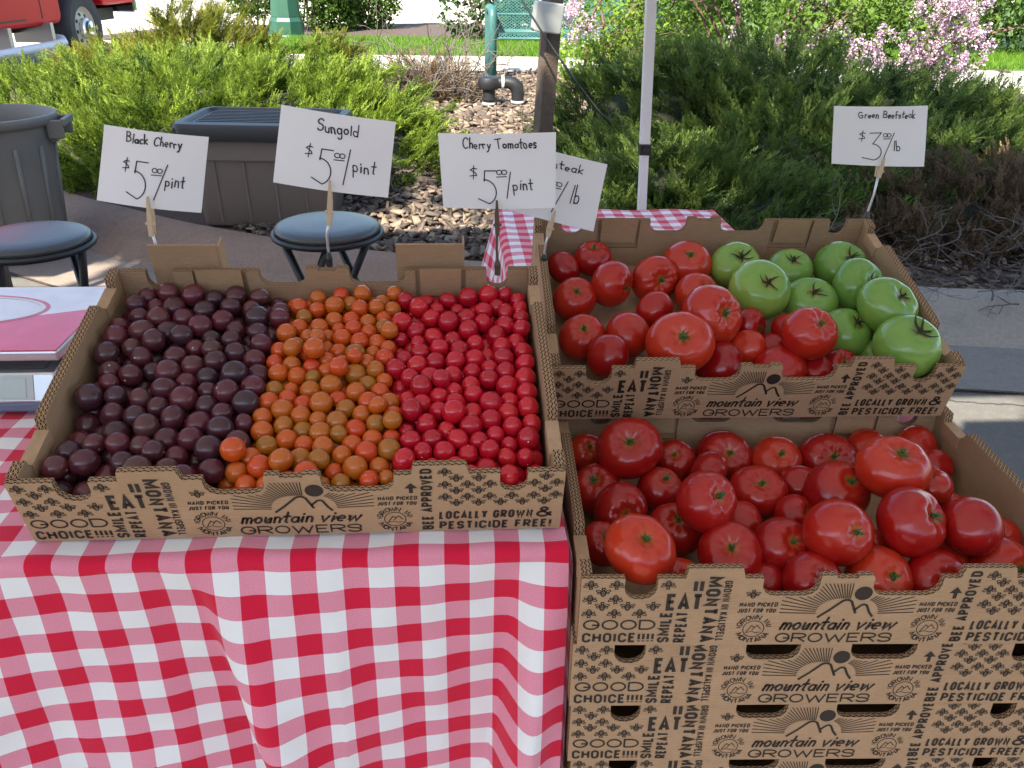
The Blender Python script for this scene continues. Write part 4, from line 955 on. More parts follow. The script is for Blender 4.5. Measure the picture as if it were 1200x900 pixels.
# ================================================================== tablecloths
random.seed(5)
def front_cloth():
    """main cloth: top with a wedge under the crate, rolled edge, hanging front and right side"""
    x0, x1 = -1.25, .607; yf, yb = -.036, .74; zt = .762
    nu = 330
    us = np.linspace(x0, x1, nu)
    P = []; UV = []; rows = []
    # rows: (y, z, v) along the drop, from the back of the top to the hem
    prof = [(yb, zt, yb)]
    for y in np.linspace(yb, yf+.012, 46)[1:]: prof.append((y, zt, y))
    for a in np.linspace(0, PI/2, 6)[1:]: prof.append((yf+.012-.012*math.sin(a), zt-.012+.012*math.cos(a), yf+.012-.012*a))
    v = prof[-1][2]; z = prof[-1][1]
    for d in np.linspace(0, .60, 90)[1:]: prof.append((yf, z-d, v-d))
    for (y, z, v) in prof:
        d = max(0, (zt-.012)-z)           # how far down the drop
        for x in us:
            yy, zz, xx = y, z, x
            if d > 0:
                g = min(1, d/.30)**.8
                xf = .172+.10*d+.12*d*d        # the big fold leaves the edge near the middle and slants right
                a = x-xf
                f1 = .062*g*(math.exp(-((a+.0)/.17)**2) if a < 0 else 0)*1.0 + (.062*g*math.exp(-(a/.017)**2) if a >= 0 else 0) - .022*g*math.exp(-((a-.05)/.028)**2)
                xg = .548-.10*d; b = x-xg
                f2 = .052*g*(math.exp(-(b/.085)**2) if b < 0 else math.exp(-(b/.018)**2)) - .028*g*math.exp(-((b-.045)/.024)**2)
                f3 = .012*g*math.sin(x*15+d*3+1.)+.006*g*math.sin(x*31+2)
                f4 = .04*g*math.exp(-((x+.42)/.12)**2)+.05*g*math.exp(-((x+.85)/.14)**2)
                f5 = .0022*math.sin(x*47+d*13)*math.sin(d*31-x*9)+.0016*math.sin(x*83-d*22)*math.sin(d*17+x*31)
                cr = -.0022*math.exp(-((x-.335)/.0035)**2)-.0018*math.exp(-((d-.27)/.0035)**2)
                yy = y + f1+f2+f3+f4 - .02*g + f5 + cr*g
            else:
                # cloth propped up under the tilted crate, small ripples elsewhere
                q = np.interp(y, [0.02, .36, .37, .52], [0, .088, .088, 0])*np.interp(x, [.0, .05, .55, .6], [0, 1, 1, 0]); zz = z+float(q)
                zz += .0025*math.sin(x*23+y*9)*math.sin(y*17-x*5)+.0012*math.sin(x*61-y*37)
            # corner sweep at the right end
            P.append((xx, yy, zz)); UV.append((x+.005, v+.012))
    mb = MB().sheet(P, nu, len(prof), uv=UV)
    # right-hand drop
    ns = 40; P = []; UV = []
    for i in range(30):
        d = .62*i/29
        for j in range(ns):
            y = yf+(yb-yf)*j/(ns-1); g = min(1, d/.3)
            P.append((x1+.003+min(d, .012)*.2+ .0*g-.02*g*math.sin(y*16)*(y > .02), y-.02*g*(j == 0), zt-.004-d)); UV.append((x1+.02+d, y+.012))
    mb.sheet(P, ns, 30, uv=UV)
    o = obj('gingham_tablecloth', mb, M['gingham'], smooth=True)
    return tag(o, 'large red and white gingham tablecloth falling in folds below the cherry tomato crate', 'tablecloth', 'gingham tablecloths')
front_cloth()
def back_cloth():
    x0, x1 = .607, 1.222; y0, y1 = .345, 1.500; zt = .741
    prof = []
    for d in np.linspace(.5, .012, 24): prof.append((x0-.006, zt-d, x0-d, d))
    for a in np.linspace(0, PI/2, 6)[1:-1]: prof.append((x0+.010-.016*math.cos(a), zt-.012+.012*math.sin(a), x0+.012*(a-PI/2)+.012, 0))
    for x in np.linspace(x0+.012, x1-.012, 34): prof.append((x, zt, x, 0))
    for a in np.linspace(0, PI/2, 6)[1:]: prof.append((x1-.012+.012*math.sin(a), zt-.012+.012*math.cos(a), x1-.012+.012*a, 0))
    for d in np.linspace(.012, .5, 16)[1:]: prof.append((x1, zt-d, x1+d, d))
    nv = 100; P = []; UV = []; n = len(prof)
    for j in range(nv):
        y = y0+(y1-y0)*j/(nv-1)
        for (x, z, u, d) in prof:
            zz = z; xx = x
            if d > 0:
                g = min(1, d/.2); s = -1 if x < 1 else 1
                xx = x + s*(.012*g+.028*g*(.5+.5*math.sin(y*26+1.2))+.02*g*math.exp(-((y-1.42)/.08)**2))
            elif x0+.02 < x < x1-.02:
                zz += float(np.interp(y, [.345, .66, .67, .8], [0, .08, .08, 0])*np.interp(x, [x0+.02, x0+.07, x1-.07, x1-.02], [0, 1, 1, 0])) + .002*math.sin(x*31+y*12)
            P.append((xx, y, zz)); UV.append((u, y))
    mb = MB().sheet(P, n, nv, uv=UV)
    # back and front drops
    for yy, s in ((y1, 1), (y0, -1)):
        P = []; UV = []; ns = 50
        for i in range(22):
            d = .5*i/21
            for j in range(ns):
                x = x0+(x1-x0)*j/(ns-1); g = min(1, d/.2); P.append((x, yy+s*(.001+.02*g+.018*g*math.sin(x*24)), zt-d-.002)); UV.append((x, yy+s*d))
        mb.sheet(P, ns, 22, uv=UV)
    o = obj('gingham_tablecloth', mb, M['gingham_small'], smooth=True)
    return tag(o, 'gingham tablecloth on the back table, showing past the crate of green tomatoes', 'tablecloth', 'gingham tablecloths')
back_cloth()
# ================================================================== fruit
def unit_fruit(name, mat, n=28, m=18, squash=1., dimple=0., lobes=0, lamp=0., seed=0, top=.3):
    r = np.random.default_rng(seed); V = []; ph0 = r.uniform(0, 6.28); e = r.normal(size=3)*.02
    amp = r.uniform(.6, 1.3, max(lobes, 1))
    for i in range(m+1):
        th = PI*i/m
        for k in range(n):
            ph = 2*PI*k/n; q = 1.
            if lobes:
                wgt = .7*abs(math.sin(th))*(.12+.88*math.exp(-((th-.75)/.42)**2)); c = math.cos(lobes*ph+ph0)
                q += lamp*wgt*(abs(c)**.7*(1 if c > 0 else -1))*amp[int((ph*lobes/(2*PI)) % lobes)] + .025*math.cos(2*ph+ph0*2)*math.sin(th)
            rx = abs(math.sin(th))**(.92 if lobes else 1.)
            z = math.cos(th)*squash - dimple*math.exp(-(th/top)**2) + .35*dimple*math.exp(-((PI-th)/.3)**2)
            if lobes: z += .5*lamp*(abs(math.cos(lobes*ph+ph0))**.6*(1 if math.cos(lobes*ph+ph0) > 0 else -1))*math.exp(-((th-.48)/.26)**2)
            V.append((rx*math.cos(ph)*q*(1+e[0]), rx*math.sin(ph)*q*(1-e[0]), z))
    F = []
    for i in range(m):
        for k in range(n): F.append((i*n+k, (i+1)*n+k, (i+1)*n+(k+1) % n, i*n+(k+1) % n))
    mb = MB().add(V, F); o = obj(name, mb, mat, smooth=True); me = o.data
    bm = bmesh.new(); bm.from_mesh(me); bmesh.ops.remove_doubles(bm, verts=bm.verts, dist=1e-5); bm.to_mesh(me); bm.free()
    bpy.data.objects.remove(o); return me
CH_ME = [unit_fruit('black_cherry_tomato', M['black'], 24, 16, .96, .03, seed=1), unit_fruit('orange_cherry_tomato', M['orange'], 24, 16, .98, .02, seed=2), unit_fruit('red_cherry_tomato', M['red'], 24, 16, .97, .03, seed=3)]
CH_NAME = ['black_cherry_tomato', 'orange_cherry_tomato', 'red_cherry_tomato']
CH_LAB = [('round dark purple cherry tomato in the heap on the left side of the wide crate', 'dark purple cherry tomato at the bottom of its heap, pressed against the printed front wall', 'dark purple cherry tomato at the back of the heap, below the cardboard rear wall'),
          ('small orange cherry tomato in the middle heap of the wide crate', 'small orange cherry tomato touching the printed front wall of the crate', 'small orange cherry tomato at the back of the middle heap, below the cardboard rear wall'),
          ('small shiny red cherry tomato in the heap on the right side of the wide crate', 'small red cherry tomato touching the printed front wall of the crate', 'small red cherry tomato at the back of its heap, below the cardboard rear wall')]
CH_GRP = ['dark cherry tomatoes in the wide crate', 'orange cherry tomatoes in the wide crate', 'red cherry tomatoes in the wide crate']
CHERRY = '2,860,754,88,110;1,591,754,88,111;2,993,753,89,114;1,769,753,89,116;1,549,753,89,117;2,1108,752,128,118;1,788,752,134,118;2,1080,752,90,119;2,1036,752,90,122;1,636,752,130,117;0,405,751,91,123;2,949,751,91,125;2,902,751,91,126;1,674,751,91,127;1,697,750,137,128;0,306,750,92,128;1,504,750,92,129;2,816,749,93,135;1,724,749,93,136;0,59,749,93,136;0,138,749,93,137;0,252,748,94,141;0,456,747,95,143;0,98,747,132,143;0,159,746,147,152;0,193,745,97,155;0,343,744,135,160;1,572,742,128,118;2,1058,742,136,143;0,411,736,139,137;0,228,735,148,163;2,1000,733,134,140;0,286,732,136,135;2,878,725,123,118;1,754,724,123,118;2,1144,724,128,118;2,943,723,131,124;2,1109,721,92,128;2,822,718,134,127;1,665,717,126,110;1,613,716,91,125;1,528,715,88,109;2,925,714,89,114;0,373,714,94,142;2,1066,714,87,103;1,569,712,90,122;2,845,712,91,124;2,973,711,92,131;1,654,711,87,105;1,489,710,87,107;1,744,709,86,98;0,429,705,95,147;0,129,704,129,126;0,324,702,92,131;2,1023,702,94,141;0,222,700,94,141;0,275,699,94,139;2,887,699,87,107;1,524,698,130,125;2,1081,697,124,118;0,61,697,95,143;2,1145,697,89,117;0,80,697,147,139;1,623,696,137,134;0,185,689,139,159;2,910,688,122,114;1,786,686,128,116;1,575,686,129,118;0,395,685,134,128;0,340,685,142,144;1,741,684,139,114;1,694,682,136,125;0,473,682,125,146;2,860,680,141,138;2,813,680,88,110;2,968,680,125,101;1,769,678,88,110;2,1145,678,132,116;2,1104,677,89,115;2,942,677,90,121;1,538,676,89,117;1,499,676,85,96;0,107,675,93,136;2,1062,672,89,114;0,397,672,89,113;1,580,671,87,106;2,1042,670,132,124;1,672,670,92,131;1,625,670,92,130;0,271,670,142,149;2,856,668,91,125;1,725,666,94,141;2,1104,659,136,115;0,442,657,90,122;2,902,657,90,119;0,247,656,93,133;0,353,656,95,145;1,542,654,129,113;0,198,654,92,130;0,150,653,93,136;2,1141,650,93,133;0,299,649,95,146;0,102,647,139,136;1,762,647,124,114;1,780,644,87,104;0,63,641,97,153;0,221,639,139,147;1,674,639,130,118;2,993,638,132,139;1,627,637,129,122;1,553,636,89,117;2,894,636,134,130;2,951,636,91,125;0,421,635,146,162;1,506,634,94,139;0,157,634,147,156;2,1091,631,95,145;1,719,630,128,116;1,649,630,88,111;2,1145,630,137,114;1,597,630,91,126;0,481,629,146,140;0,400,629,93,134;0,328,627,141,151;1,745,623,87,107;2,866,623,92,132;2,814,617,136,140;2,943,613,139,147;2,1039,611,135,131;0,115,611,97,155;2,914,609,92,132;1,534,608,128,122;0,58,607,139,128;0,455,607,98,160;1,590,605,132,122;0,357,605,90,118;1,766,603,132,115;1,714,600,86,101;2,1099,598,137,131;2,1057,598,91,123;2,1138,598,96,150;0,311,597,90,120;1,643,597,128,96;0,276,595,148,160;1,556,595,89,115;1,624,594,91,123;1,683,594,136,113;2,1013,592,91,126;2,829,592,90,122;0,368,591,135,128;1,672,590,91,123;2,961,589,93,134;1,725,586,126,117;1,508,583,92,132;0,193,583,134,169;2,854,583,132,129;0,401,579,95,146;2,879,578,90,121;2,997,576,139,141;0,128,576,149,168;2,1143,575,144,123;0,430,574,143,138;1,615,571,126,99;2,1095,570,93,135;1,507,568,142,132;1,564,567,127,115;1,783,565,151,118;1,590,565,90,118;2,922,565,87,107;2,813,563,120,101;0,149,562,94,139;1,783,560,89,117;1,709,560,91,124;0,95,559,93,136;2,903,558,130,130;0,275,557,97,155;0,346,555,96,148;1,656,554,134,127;2,1073,554,137,127;0,312,553,137,124;1,546,553,89,115;2,992,553,91,126;2,842,551,90,121;0,66,551,148,167;0,453,550,96,151;2,1044,549,94,139;2,1146,548,88,111;2,954,548,124,130;0,239,547,156,145;1,750,545,120,133;1,593,542,150,108;0,367,541,144,129;1,703,540,134,121;1,677,537,85,94;2,860,536,128,105;0,219,535,99,165;1,503,534,92,130;2,884,533,91,123;2,1125,532,127,131;1,535,532,128,116;1,614,530,112,125;0,172,527,156,158;2,1013,526,130,126;2,807,526,90,119;2,1090,524,91,126;0,119,523,89,113;0,399,523,99,166;2,926,521,91,127;0,448,521,145,140;1,725,519,89,117;0,116,518,138,138;0,276,517,135,121;2,1012,517,86,102;2,968,517,90,118;0,307,514,94,138;1,543,512,89,113;1,781,512,131,110;0,64,510,98,161;0,166,507,97,156;1,650,506,126,116;2,849,506,89,117;1,497,506,132,122;2,1085,505,138,125;0,324,504,143,134;2,1143,503,91,124;2,918,501,137,132;1,575,500,126,140;1,741,500,124,104;2,971,498,134,132;0,448,496,92,131;2,1047,494,103,147;1,611,492,89,115;1,695,491,134,132;0,259,491,94,141;2,867,491,132,129;1,535,490,157,122;2,892,488,90,118;1,494,488,89,115;0,387,487,145,139;0,353,487,97,154;2,1142,484,136,128;2,810,483,90,120;0,65,478,153,166;2,1098,476,95,144;0,114,474,98,160;0,237,474,143,142;0,151,473,144,140;1,595,472,169,140;2,940,472,96,148;1,623,470,127,113;2,825,469,130,111;0,210,469,94,141;0,438,468,136,140;0,405,467,93,137;1,775,466,137,125;1,577,466,90,120;2,1011,462,132,136;0,303,461,93,133;2,853,461,92,130;1,771,460,90,120;1,490,460,130,113;1,729,459,127,116;2,1023,458,86,101;0,162,455,90,119;2,1088,455,143,130;0,343,453,145,144;2,1142,452,92,131;1,666,452,130,117;1,699,451,159,105;1,535,451,130,119;2,908,450,134,130;0,63,448,97,153;2,960,447,141,132;2,897,444,88,111;1,587,442,129,116;0,288,439,141,147;2,981,438,93,136;0,255,436,95,143;0,185,436,127,126;2,859,436,136,131;1,545,434,88,112;0,385,434,123,113;1,734,434,88,110;0,346,433,93,134;2,1142,433,140,130;2,1049,429,127,118;1,660,425,90,121;1,629,425,131,115;2,1101,425,93,134;2,806,424,135,135;0,87,423,142,137;1,753,422,135,120;1,583,421,89,114;0,418,420,91,126;0,112,419,94,140;0,208,418,89,116;2,935,418,92,131;0,454,415,130,143;2,862,415,90,121;1,702,415,126,144;1,506,413,136,124;0,232,413,146,163;2,1003,412,132,120;1,480,411,87,106;0,161,410,92,129;0,301,408,93,134;1,662,408,160,126;1,554,408,129,124;0,141,407,141,145;2,1090,404,138,129;2,1144,403,90,120;0,332,400,136,138;1,596,399,133,102;1,522,398,92,130;2,1063,398,90,118;2,897,395,125,154;2,952,395,135,131;0,403,394,155,163;1,620,393,94,138;2,816,393,93,136;2,982,390,93,133;2,843,388,136,121;1,777,387,127,107;0,374,387,98,161;1,707,384,88,111;0,66,384,100,172;0,282,384,134,132;1,568,381,91,123;1,666,380,91,125;2,1045,380,133,134;2,1139,379,136,147;1,735,377,125,116;2,1024,374,89,115;0,99,373,147,121;1,486,372,88,108;2,939,370,91,123;0,191,369,95,144;1,775,369,88,112;2,857,367,93,135;1,543,366,121,96;1,644,366,135,136;0,325,365,91,124;0,129,362,100,169;2,999,361,130,122;1,503,361,126,116;2,923,360,156,122;0,452,357,142,153;1,601,355,85,96;1,524,355,88,109;1,593,354,128,130;2,1144,352,90,121;1,736,352,88,111;2,1063,351,91,125;2,1090,350,136,139;0,238,349,145,157;0,342,349,134,129;0,415,347,96,151;2,900,347,93,137;2,873,346,144,145;1,768,345,127,119;2,976,345,88,110;1,692,343,90,118;2,956,342,127,118;2,813,341,93,135;1,640,340,91,126;1,708,339,134,125;1,564,336,91,123;0,226,332,92,132;1,484,332,89,115;0,394,331,151,157;0,64,328,92,130;2,1018,327,95,144;1,540,327,129,110;0,128,325,147,135;2,1140,322,138,142;1,665,322,126,115;0,67,320,150,172;0,169,319,94,139;2,917,318,133,122;2,838,317,125,108;1,603,317,87,103;0,189,317,144,139;0,318,315,91,127;2,1004,315,143,119;0,292,314,144,168;1,496,313,130,124;1,725,312,89,116;0,446,309,90,118;1,581,306,124,124;1,794,306,127,125;1,743,303,133,132;0,114,302,97,154;1,682,301,89,117;2,979,300,89,115;2,1094,300,130,117;2,826,299,89,114;0,350,297,135,138;2,901,297,92,128;0,398,295,94,141;0,445,295,145,163;2,875,294,133,120;2,960,293,133,134;1,638,292,91,126;1,628,292,142,140;0,237,289,140,136;1,486,285,91,126;2,1046,284,142,142;1,792,282,88,111;1,688,281,132,123;1,753,280,87,106;1,535,279,135,136;2,1104,279,90,118;0,352,278,89,116;2,941,277,89,114;2,861,276,91,125;1,598,275,90,120;0,63,274,97,156;1,526,272,88,111;0,135,272,140,136;2,916,269,130,123;1,768,268,156,115;0,158,268,92,131;0,306,267,93,134;2,1139,267,139,138;0,394,266,140,131;1,713,266,92,130;0,189,262,138,141;2,1000,259,132,127;2,1144,259,90,118;0,440,259,96,149;1,581,259,132,124;2,978,258,86,101;1,489,258,131,120;1,729,258,135,113;1,805,257,126,132;2,851,254,151,136;1,562,254,88,111;2,1088,253,136,123;2,1058,253,92,128;0,280,250,141,158;2,897,247,91,126;0,242,245,95,144;0,111,245,92,132;2,833,244,89,115;1,625,244,132,110;1,776,242,90,120;2,954,242,155,146;0,342,240,129,163;0,192,236,89,117;2,942,234,90,118;1,671,234,136,130;1,486,234,90,120;1,526,232,88,112;2,1103,230,93,137;2,1044,230,135,133;1,736,230,88,112;0,451,230,139,121;2,1013,229,93,135;1,543,228,130,123;1,765,227,133,121;0,286,222,91,125;2,887,220,133,133;0,228,219,146,153;2,1146,218,88,109;0,62,217,96,149;0,153,217,124,165;1,806,217,154,115;2,1143,215,133,125;1,591,214,125,121;2,864,213,89,117;1,717,213,128,130;0,401,209,144,158;1,806,209,92,128;1,496,208,131,133;2,995,208,138,136;2,838,206,124,104;0,439,206,94,141;2,1058,205,91,126;2,1095,204,137,126;2,936,203,127,118;2,908,202,91,123;0,369,198,95,147;1,635,197,136,132;0,220,196,94,140;0,108,192,94,138;1,666,192,93,137;0,319,192,90,120;1,483,190,87,105;1,526,189,92,131;1,679,189,139,104;0,278,186,131,157;1,804,183,128,104;2,1053,181,132,116;0,337,180,141,148;1,558,180,131,128;1,759,179,127,124;2,1100,178,93,135;2,1145,178,89,114;1,583,172,90,121;0,120,170,140,130;2,900,170,133,128;0,447,168,137,154;0,176,166,146,138;2,963,165,137,127;0,57,165,91,123;0,227,165,137,127;0,408,164,93,137;2,1131,164,135,139;1,712,164,125,125;0,152,164,96,148;2,850,163,138,125;2,932,162,93,137;1,601,162,131,115;1,514,161,132,125;2,1012,160,132,121;0,253,156,91,126;2,1054,154,92,131;0,299,151,89,113;2,1084,151,128,104;0,346,151,93,134;2,980,151,92,129;0,69,149,137,138;1,647,146,138,133;0,203,144,95,146;0,386,144,144,163;0,105,140,91,126;1,801,137,137,135;2,1142,134,92,131;0,313,134,131,126;0,265,133,150,135;1,749,131,136,132;2,1095,130,91,123;1,668,129,93,136;2,930,127,134,132;2,852,126,94,141;1,718,126,93,137;1,482,126,127,130;1,763,126,89,115;2,880,126,137,119;2,1036,123,144,118;0,428,123,90,120;2,1016,123,92,128;2,903,122,91,125;1,692,121,136,118;2,986,121,131,123;1,802,119,90,120;1,450,118,168,144;0,384,118,91,126;1,547,117,126,125;2,950,115,89,117;0,61,114,95,144;0,116,112,141,164;1,598,112,134,138;0,199,112,139,132;2,1121,110,128,113;2,1077,109,130,114;2,1055,106,89,117;0,160,105,97,157;0,274,104,99,164;0,336,98,97,154;2,837,98,140,138;1,644,97,151,121;0,219,95,93,133;1,779,94,123,119;0,61,91,149,143;2,900,89,127,101;2,1142,86,92,129;1,540,86,90,119;1,744,86,90,121;0,402,85,132,153;1,511,85,144,136;1,698,85,89,113;1,562,85,164,138;2,955,84,128,128;0,306,84,143,132;1,585,84,91,124;1,654,83,89,115;2,876,82,90,121;2,1093,82,93,134;1,458,82,129,126;1,726,81,138,143;2,828,81,92,128;1,785,81,85,95;1,677,79,126,109;1,433,79,89,117;2,1028,79,121,140;1,495,76,97,124;0,245,75,151,172;1,622,69,118,125;1,798,56,128,94;2,869,55,132,131;0,66,54,100,170;0,128,52,98,160;0,189,51,97,156;0,305,51,97,155;0,370,50,96,152;0,350,50,152,150;0,248,49,95,144;2,921,47,131,135;1,622,47,163,134;2,959,47,93,133;2,1078,47,137,130;2,989,47,136,133;1,579,46,132,131;2,1056,45,91,127;1,719,45,91,126;1,760,45,136,109;1,763,45,91,123;1,675,44,90,122;1,462,44,90,120;2,1008,44,90,118;1,555,44,90,118;1,804,43,89,117;1,485,43,130,116;2,852,43,89,116;1,530,43,127,115;2,1145,43,89,113;2,897,43,89,113;2,1103,43,89,113;1,598,42,88,112;1,696,42,131,109;1,418,41,87,106;1,513,41,87,103;1,636,40,86,100;1,654,40,128,99'
M1 = local(C1); random.seed(21)
for rec in CHERRY.split(';'):
    k, x, y, z, r = [int(q) for q in rec.split(',')]; x, y, z, r = x/2000, y/2000, z/2000, r/10000
    o = bpy.data.objects.new(CH_NAME[k], CH_ME[k]); COL.objects.link(o)
    o.location = M1 @ Vector((x, y, z)); q = Vector((random.gauss(0, 1), random.gauss(0, 1), random.gauss(0, 1))).normalized()
    if q.dot(Vector((0, -.6, .8))) > .1 and random.random() < .72: q = -q
    o.rotation_euler = q.to_track_quat('Z', 'Y').to_euler()
    e = random.gauss(1, .035); o.scale = (r*1.03, r*1.03/e**.5, r*1.03*e)
    o['label'] = CH_LAB[k][1 if y < .045 else 2 if y > .35 else 0]; o['category'] = 'cherry tomato'; o['group'] = CH_GRP[k]

BEEF = [unit_fruit('red_beefsteak_tomato', M['beef'], 80, 34, sq, dm, lb, la, sd, tp) for (sq, dm, lb, la, sd, tp) in ((.80, .24, 8, .026, 1, .34), (.84, .20, 6, .030, 2, .3), (.76, .26, 10, .024, 3, .38), (.88, .16, 7, .015, 4, .28), (.82, .22, 9, .03, 5, .34))]
GREEN = [unit_fruit('green_beefsteak_tomato', M['greenfruit'], 48, 26, sq, dm, lb, la, sd, tp) for (sq, dm, lb, la, sd, tp) in ((.80, .2, 7, .022, 11, .34), (.85, .16, 5, .02, 12, .3), (.77, .22, 8, .025, 13, .36))]
def calyx_mesh(seed, long, z0, mat):
    r = random.Random(seed); mb = MB(); n = r.choice((5, 6, 7)); green = long > .35
    for k in range(n):
        a = 2*PI*k/n+r.uniform(-.4, .4); ln = long*r.uniform(.55, 1.3); w0 = .030 if not green else .036; P = []; twist = r.uniform(-1.2, 1.2); lift = r.uniform(.3, 1.3) if not green else r.uniform(-.02, .3); curl = r.uniform(-.5, 1.)
        for i in range(8):
            t = i/7; rr = .035+ln*t*(1-.35*lift*t*t); z = z0+.05+(.11*min(1, rr*rr/.12) if green else .05*min(1, rr*rr/.05))+lift*ln*t*t*.9-curl*ln*.25*t**3; an = a+twist*t*t*.7
            ww = w0*(1-t)**.6*(.7+.5*math.sin(PI*t))+.0025
            c = Vector((rr*math.cos(an), rr*math.sin(an), z)); tw = twist*t*1.2; s = Vector((-math.sin(an)*math.cos(tw), math.cos(an)*math.cos(tw), math.sin(tw)))*ww
            P += [c-s, c+Vector((0, 0, -.010)), c+s]
        mb.sheet(P, 3, 8)
    h = r.uniform(.05, .2); bx, by = r.uniform(-.07, .07), r.uniform(-.07, .07)
    mb.lathe([(.0, z0+.02), (.085, z0+.03), (.07, z0+.055), (.04, z0+.075), (0, z0+.08)], 9)
    mb.tube([(0, 0, z0+.04), (bx*.3, by*.3, z0+.07+h*.4), (bx, by, z0+.07+h)], [.05, .036, .046], 8)
    o = obj('calyx', mb, mat, smooth=True); me = o.data; bpy.data.objects.remove(o); return me
CAL_R = [calyx_mesh(i, .21, .54, M['calyx']) for i in range(6)]
CAL_G = [calyx_mesh(20+i, .42, .58, M['calyx_dark']) for i in range(5)]
CALS_R = {}
# px of centre, half width, px of stem (None = out of sight), layer (height of centre over the crate floor), label
A = 'red beefsteak '
T2 = [
 (661,314,20,None,.045, 'red', 'plain red tomato in the rear left corner of the tilted crate'),
 (695,303,23,(695,288),.05, 'red', 'red tomato against the back wall, second from the rear left corner of the tilted crate'),
 (716,333,28,(737,340),.058, 'red', 'tall red tomato with its stem turned right, in the rear left of the tilted crate'),
 (674,350,27,(676,341),.045, 'red', 'flat red tomato with upright green stem along the left wall of the tilted crate'),
 (768,327,28,(776,331),.045, 'red', 'red tomato facing the viewer, left of the rearmost red one in the tilted crate'),
 (804,311,29,(804,301),.047, 'red', 'rearmost red tomato, just left of the rearmost green one'),
 (817,347,28,(824,338),.045, 'red', 'red tomato half hidden behind the big lopsided one in the tilted crate'),
 (767,363,22,None,.055, 'red', 'smaller smooth red tomato without stem in the middle of the tilted crate'),
 (834,370,36,(849,369),.085, 'red', 'big lopsided red tomato with its stem at the right, left of the largest green one'),
 (682,395,28,(683,384),.045, 'red', 'red tomato in the front left corner of the tilted crate, stem upright'),
 (736,392,27,None,.05, 'red', 'smooth red tomato lying just left of the biggest red one in the tilted crate'),
 (712,417,26,None,.055, 'red', 'stemless red tomato showing over the round front notch of the tilted crate'),
 (797,402,39,(795,393),.085, 'red', 'biggest red tomato of the tilted crate, its pleated top facing the viewer'),
 (879,385,22,(894,388),.05, 'red', 'red tomato squeezed below the largest green one, stem at its right'),
 (874,410,22,None,.045, 'red', 'small red tomato right of the lopsided one, near the front wall of the tilted crate'),
 (847,425,30,None,.04, 'red', 'smooth red tomato behind the printed mountain of the tilted crate'),
 (914,429,32,None,.04, 'red', 'red tomato behind the front notch under the glossy one in the tilted crate'),
 (945,397,33,(955,384),.082, 'red', 'glossy bright red tomato among the green ones'),
 (922,388,20,None,.05, 'red', 'red tomato mostly hidden behind the glossy one among the green'),
 (905,409,17,None,.04, 'red', 'small red tomato in the gap left of the glossy one'),
 (957,431,18,None,.04, 'red', 'red tomato peeping over the front wall below the glossy one'),
 (981,428,18,(982,424),.04, 'red', 'ribbed small red tomato over the front wall at the arrow'),
 (861,311,30,(866,301),.05, 'green', 'rearmost left green tomato with tall dark sepals'),
 (890,340,37,(894,333),.075, 'green', 'largest green tomato with a spread dark calyx, facing the viewer'),
 (925,317,28,(926,304),.05, 'green', 'green tomato at the back between the two rear green ones'),
 (985,314,32,(990,303),.05, 'green', 'green tomato at the rear right against the back wall'),
 (949,354,31,(948,341),.055, 'green', 'pale ribbed green tomato in the middle of the green ones'),
 (1007,336,33,(1019,333),.075, 'green', 'green tomato with stem turned right, along the right wall of its crate'),
 (1048,364,36,(1060,350),.085, 'green', 'yellowish green tomato with curled stem, above the right wall'),
 (999,391,32,(1008,376),.05, 'green', 'dark green tomato in shade beside the glossy red one'),
 (1067,407,39,(1073,388),.085, 'green', 'lowest green tomato, pale and glossy, resting over the front right corner'),
 (1022,412,18,None,.04, 'green', 'small olive green tomato tucked under the two big ones'),
]
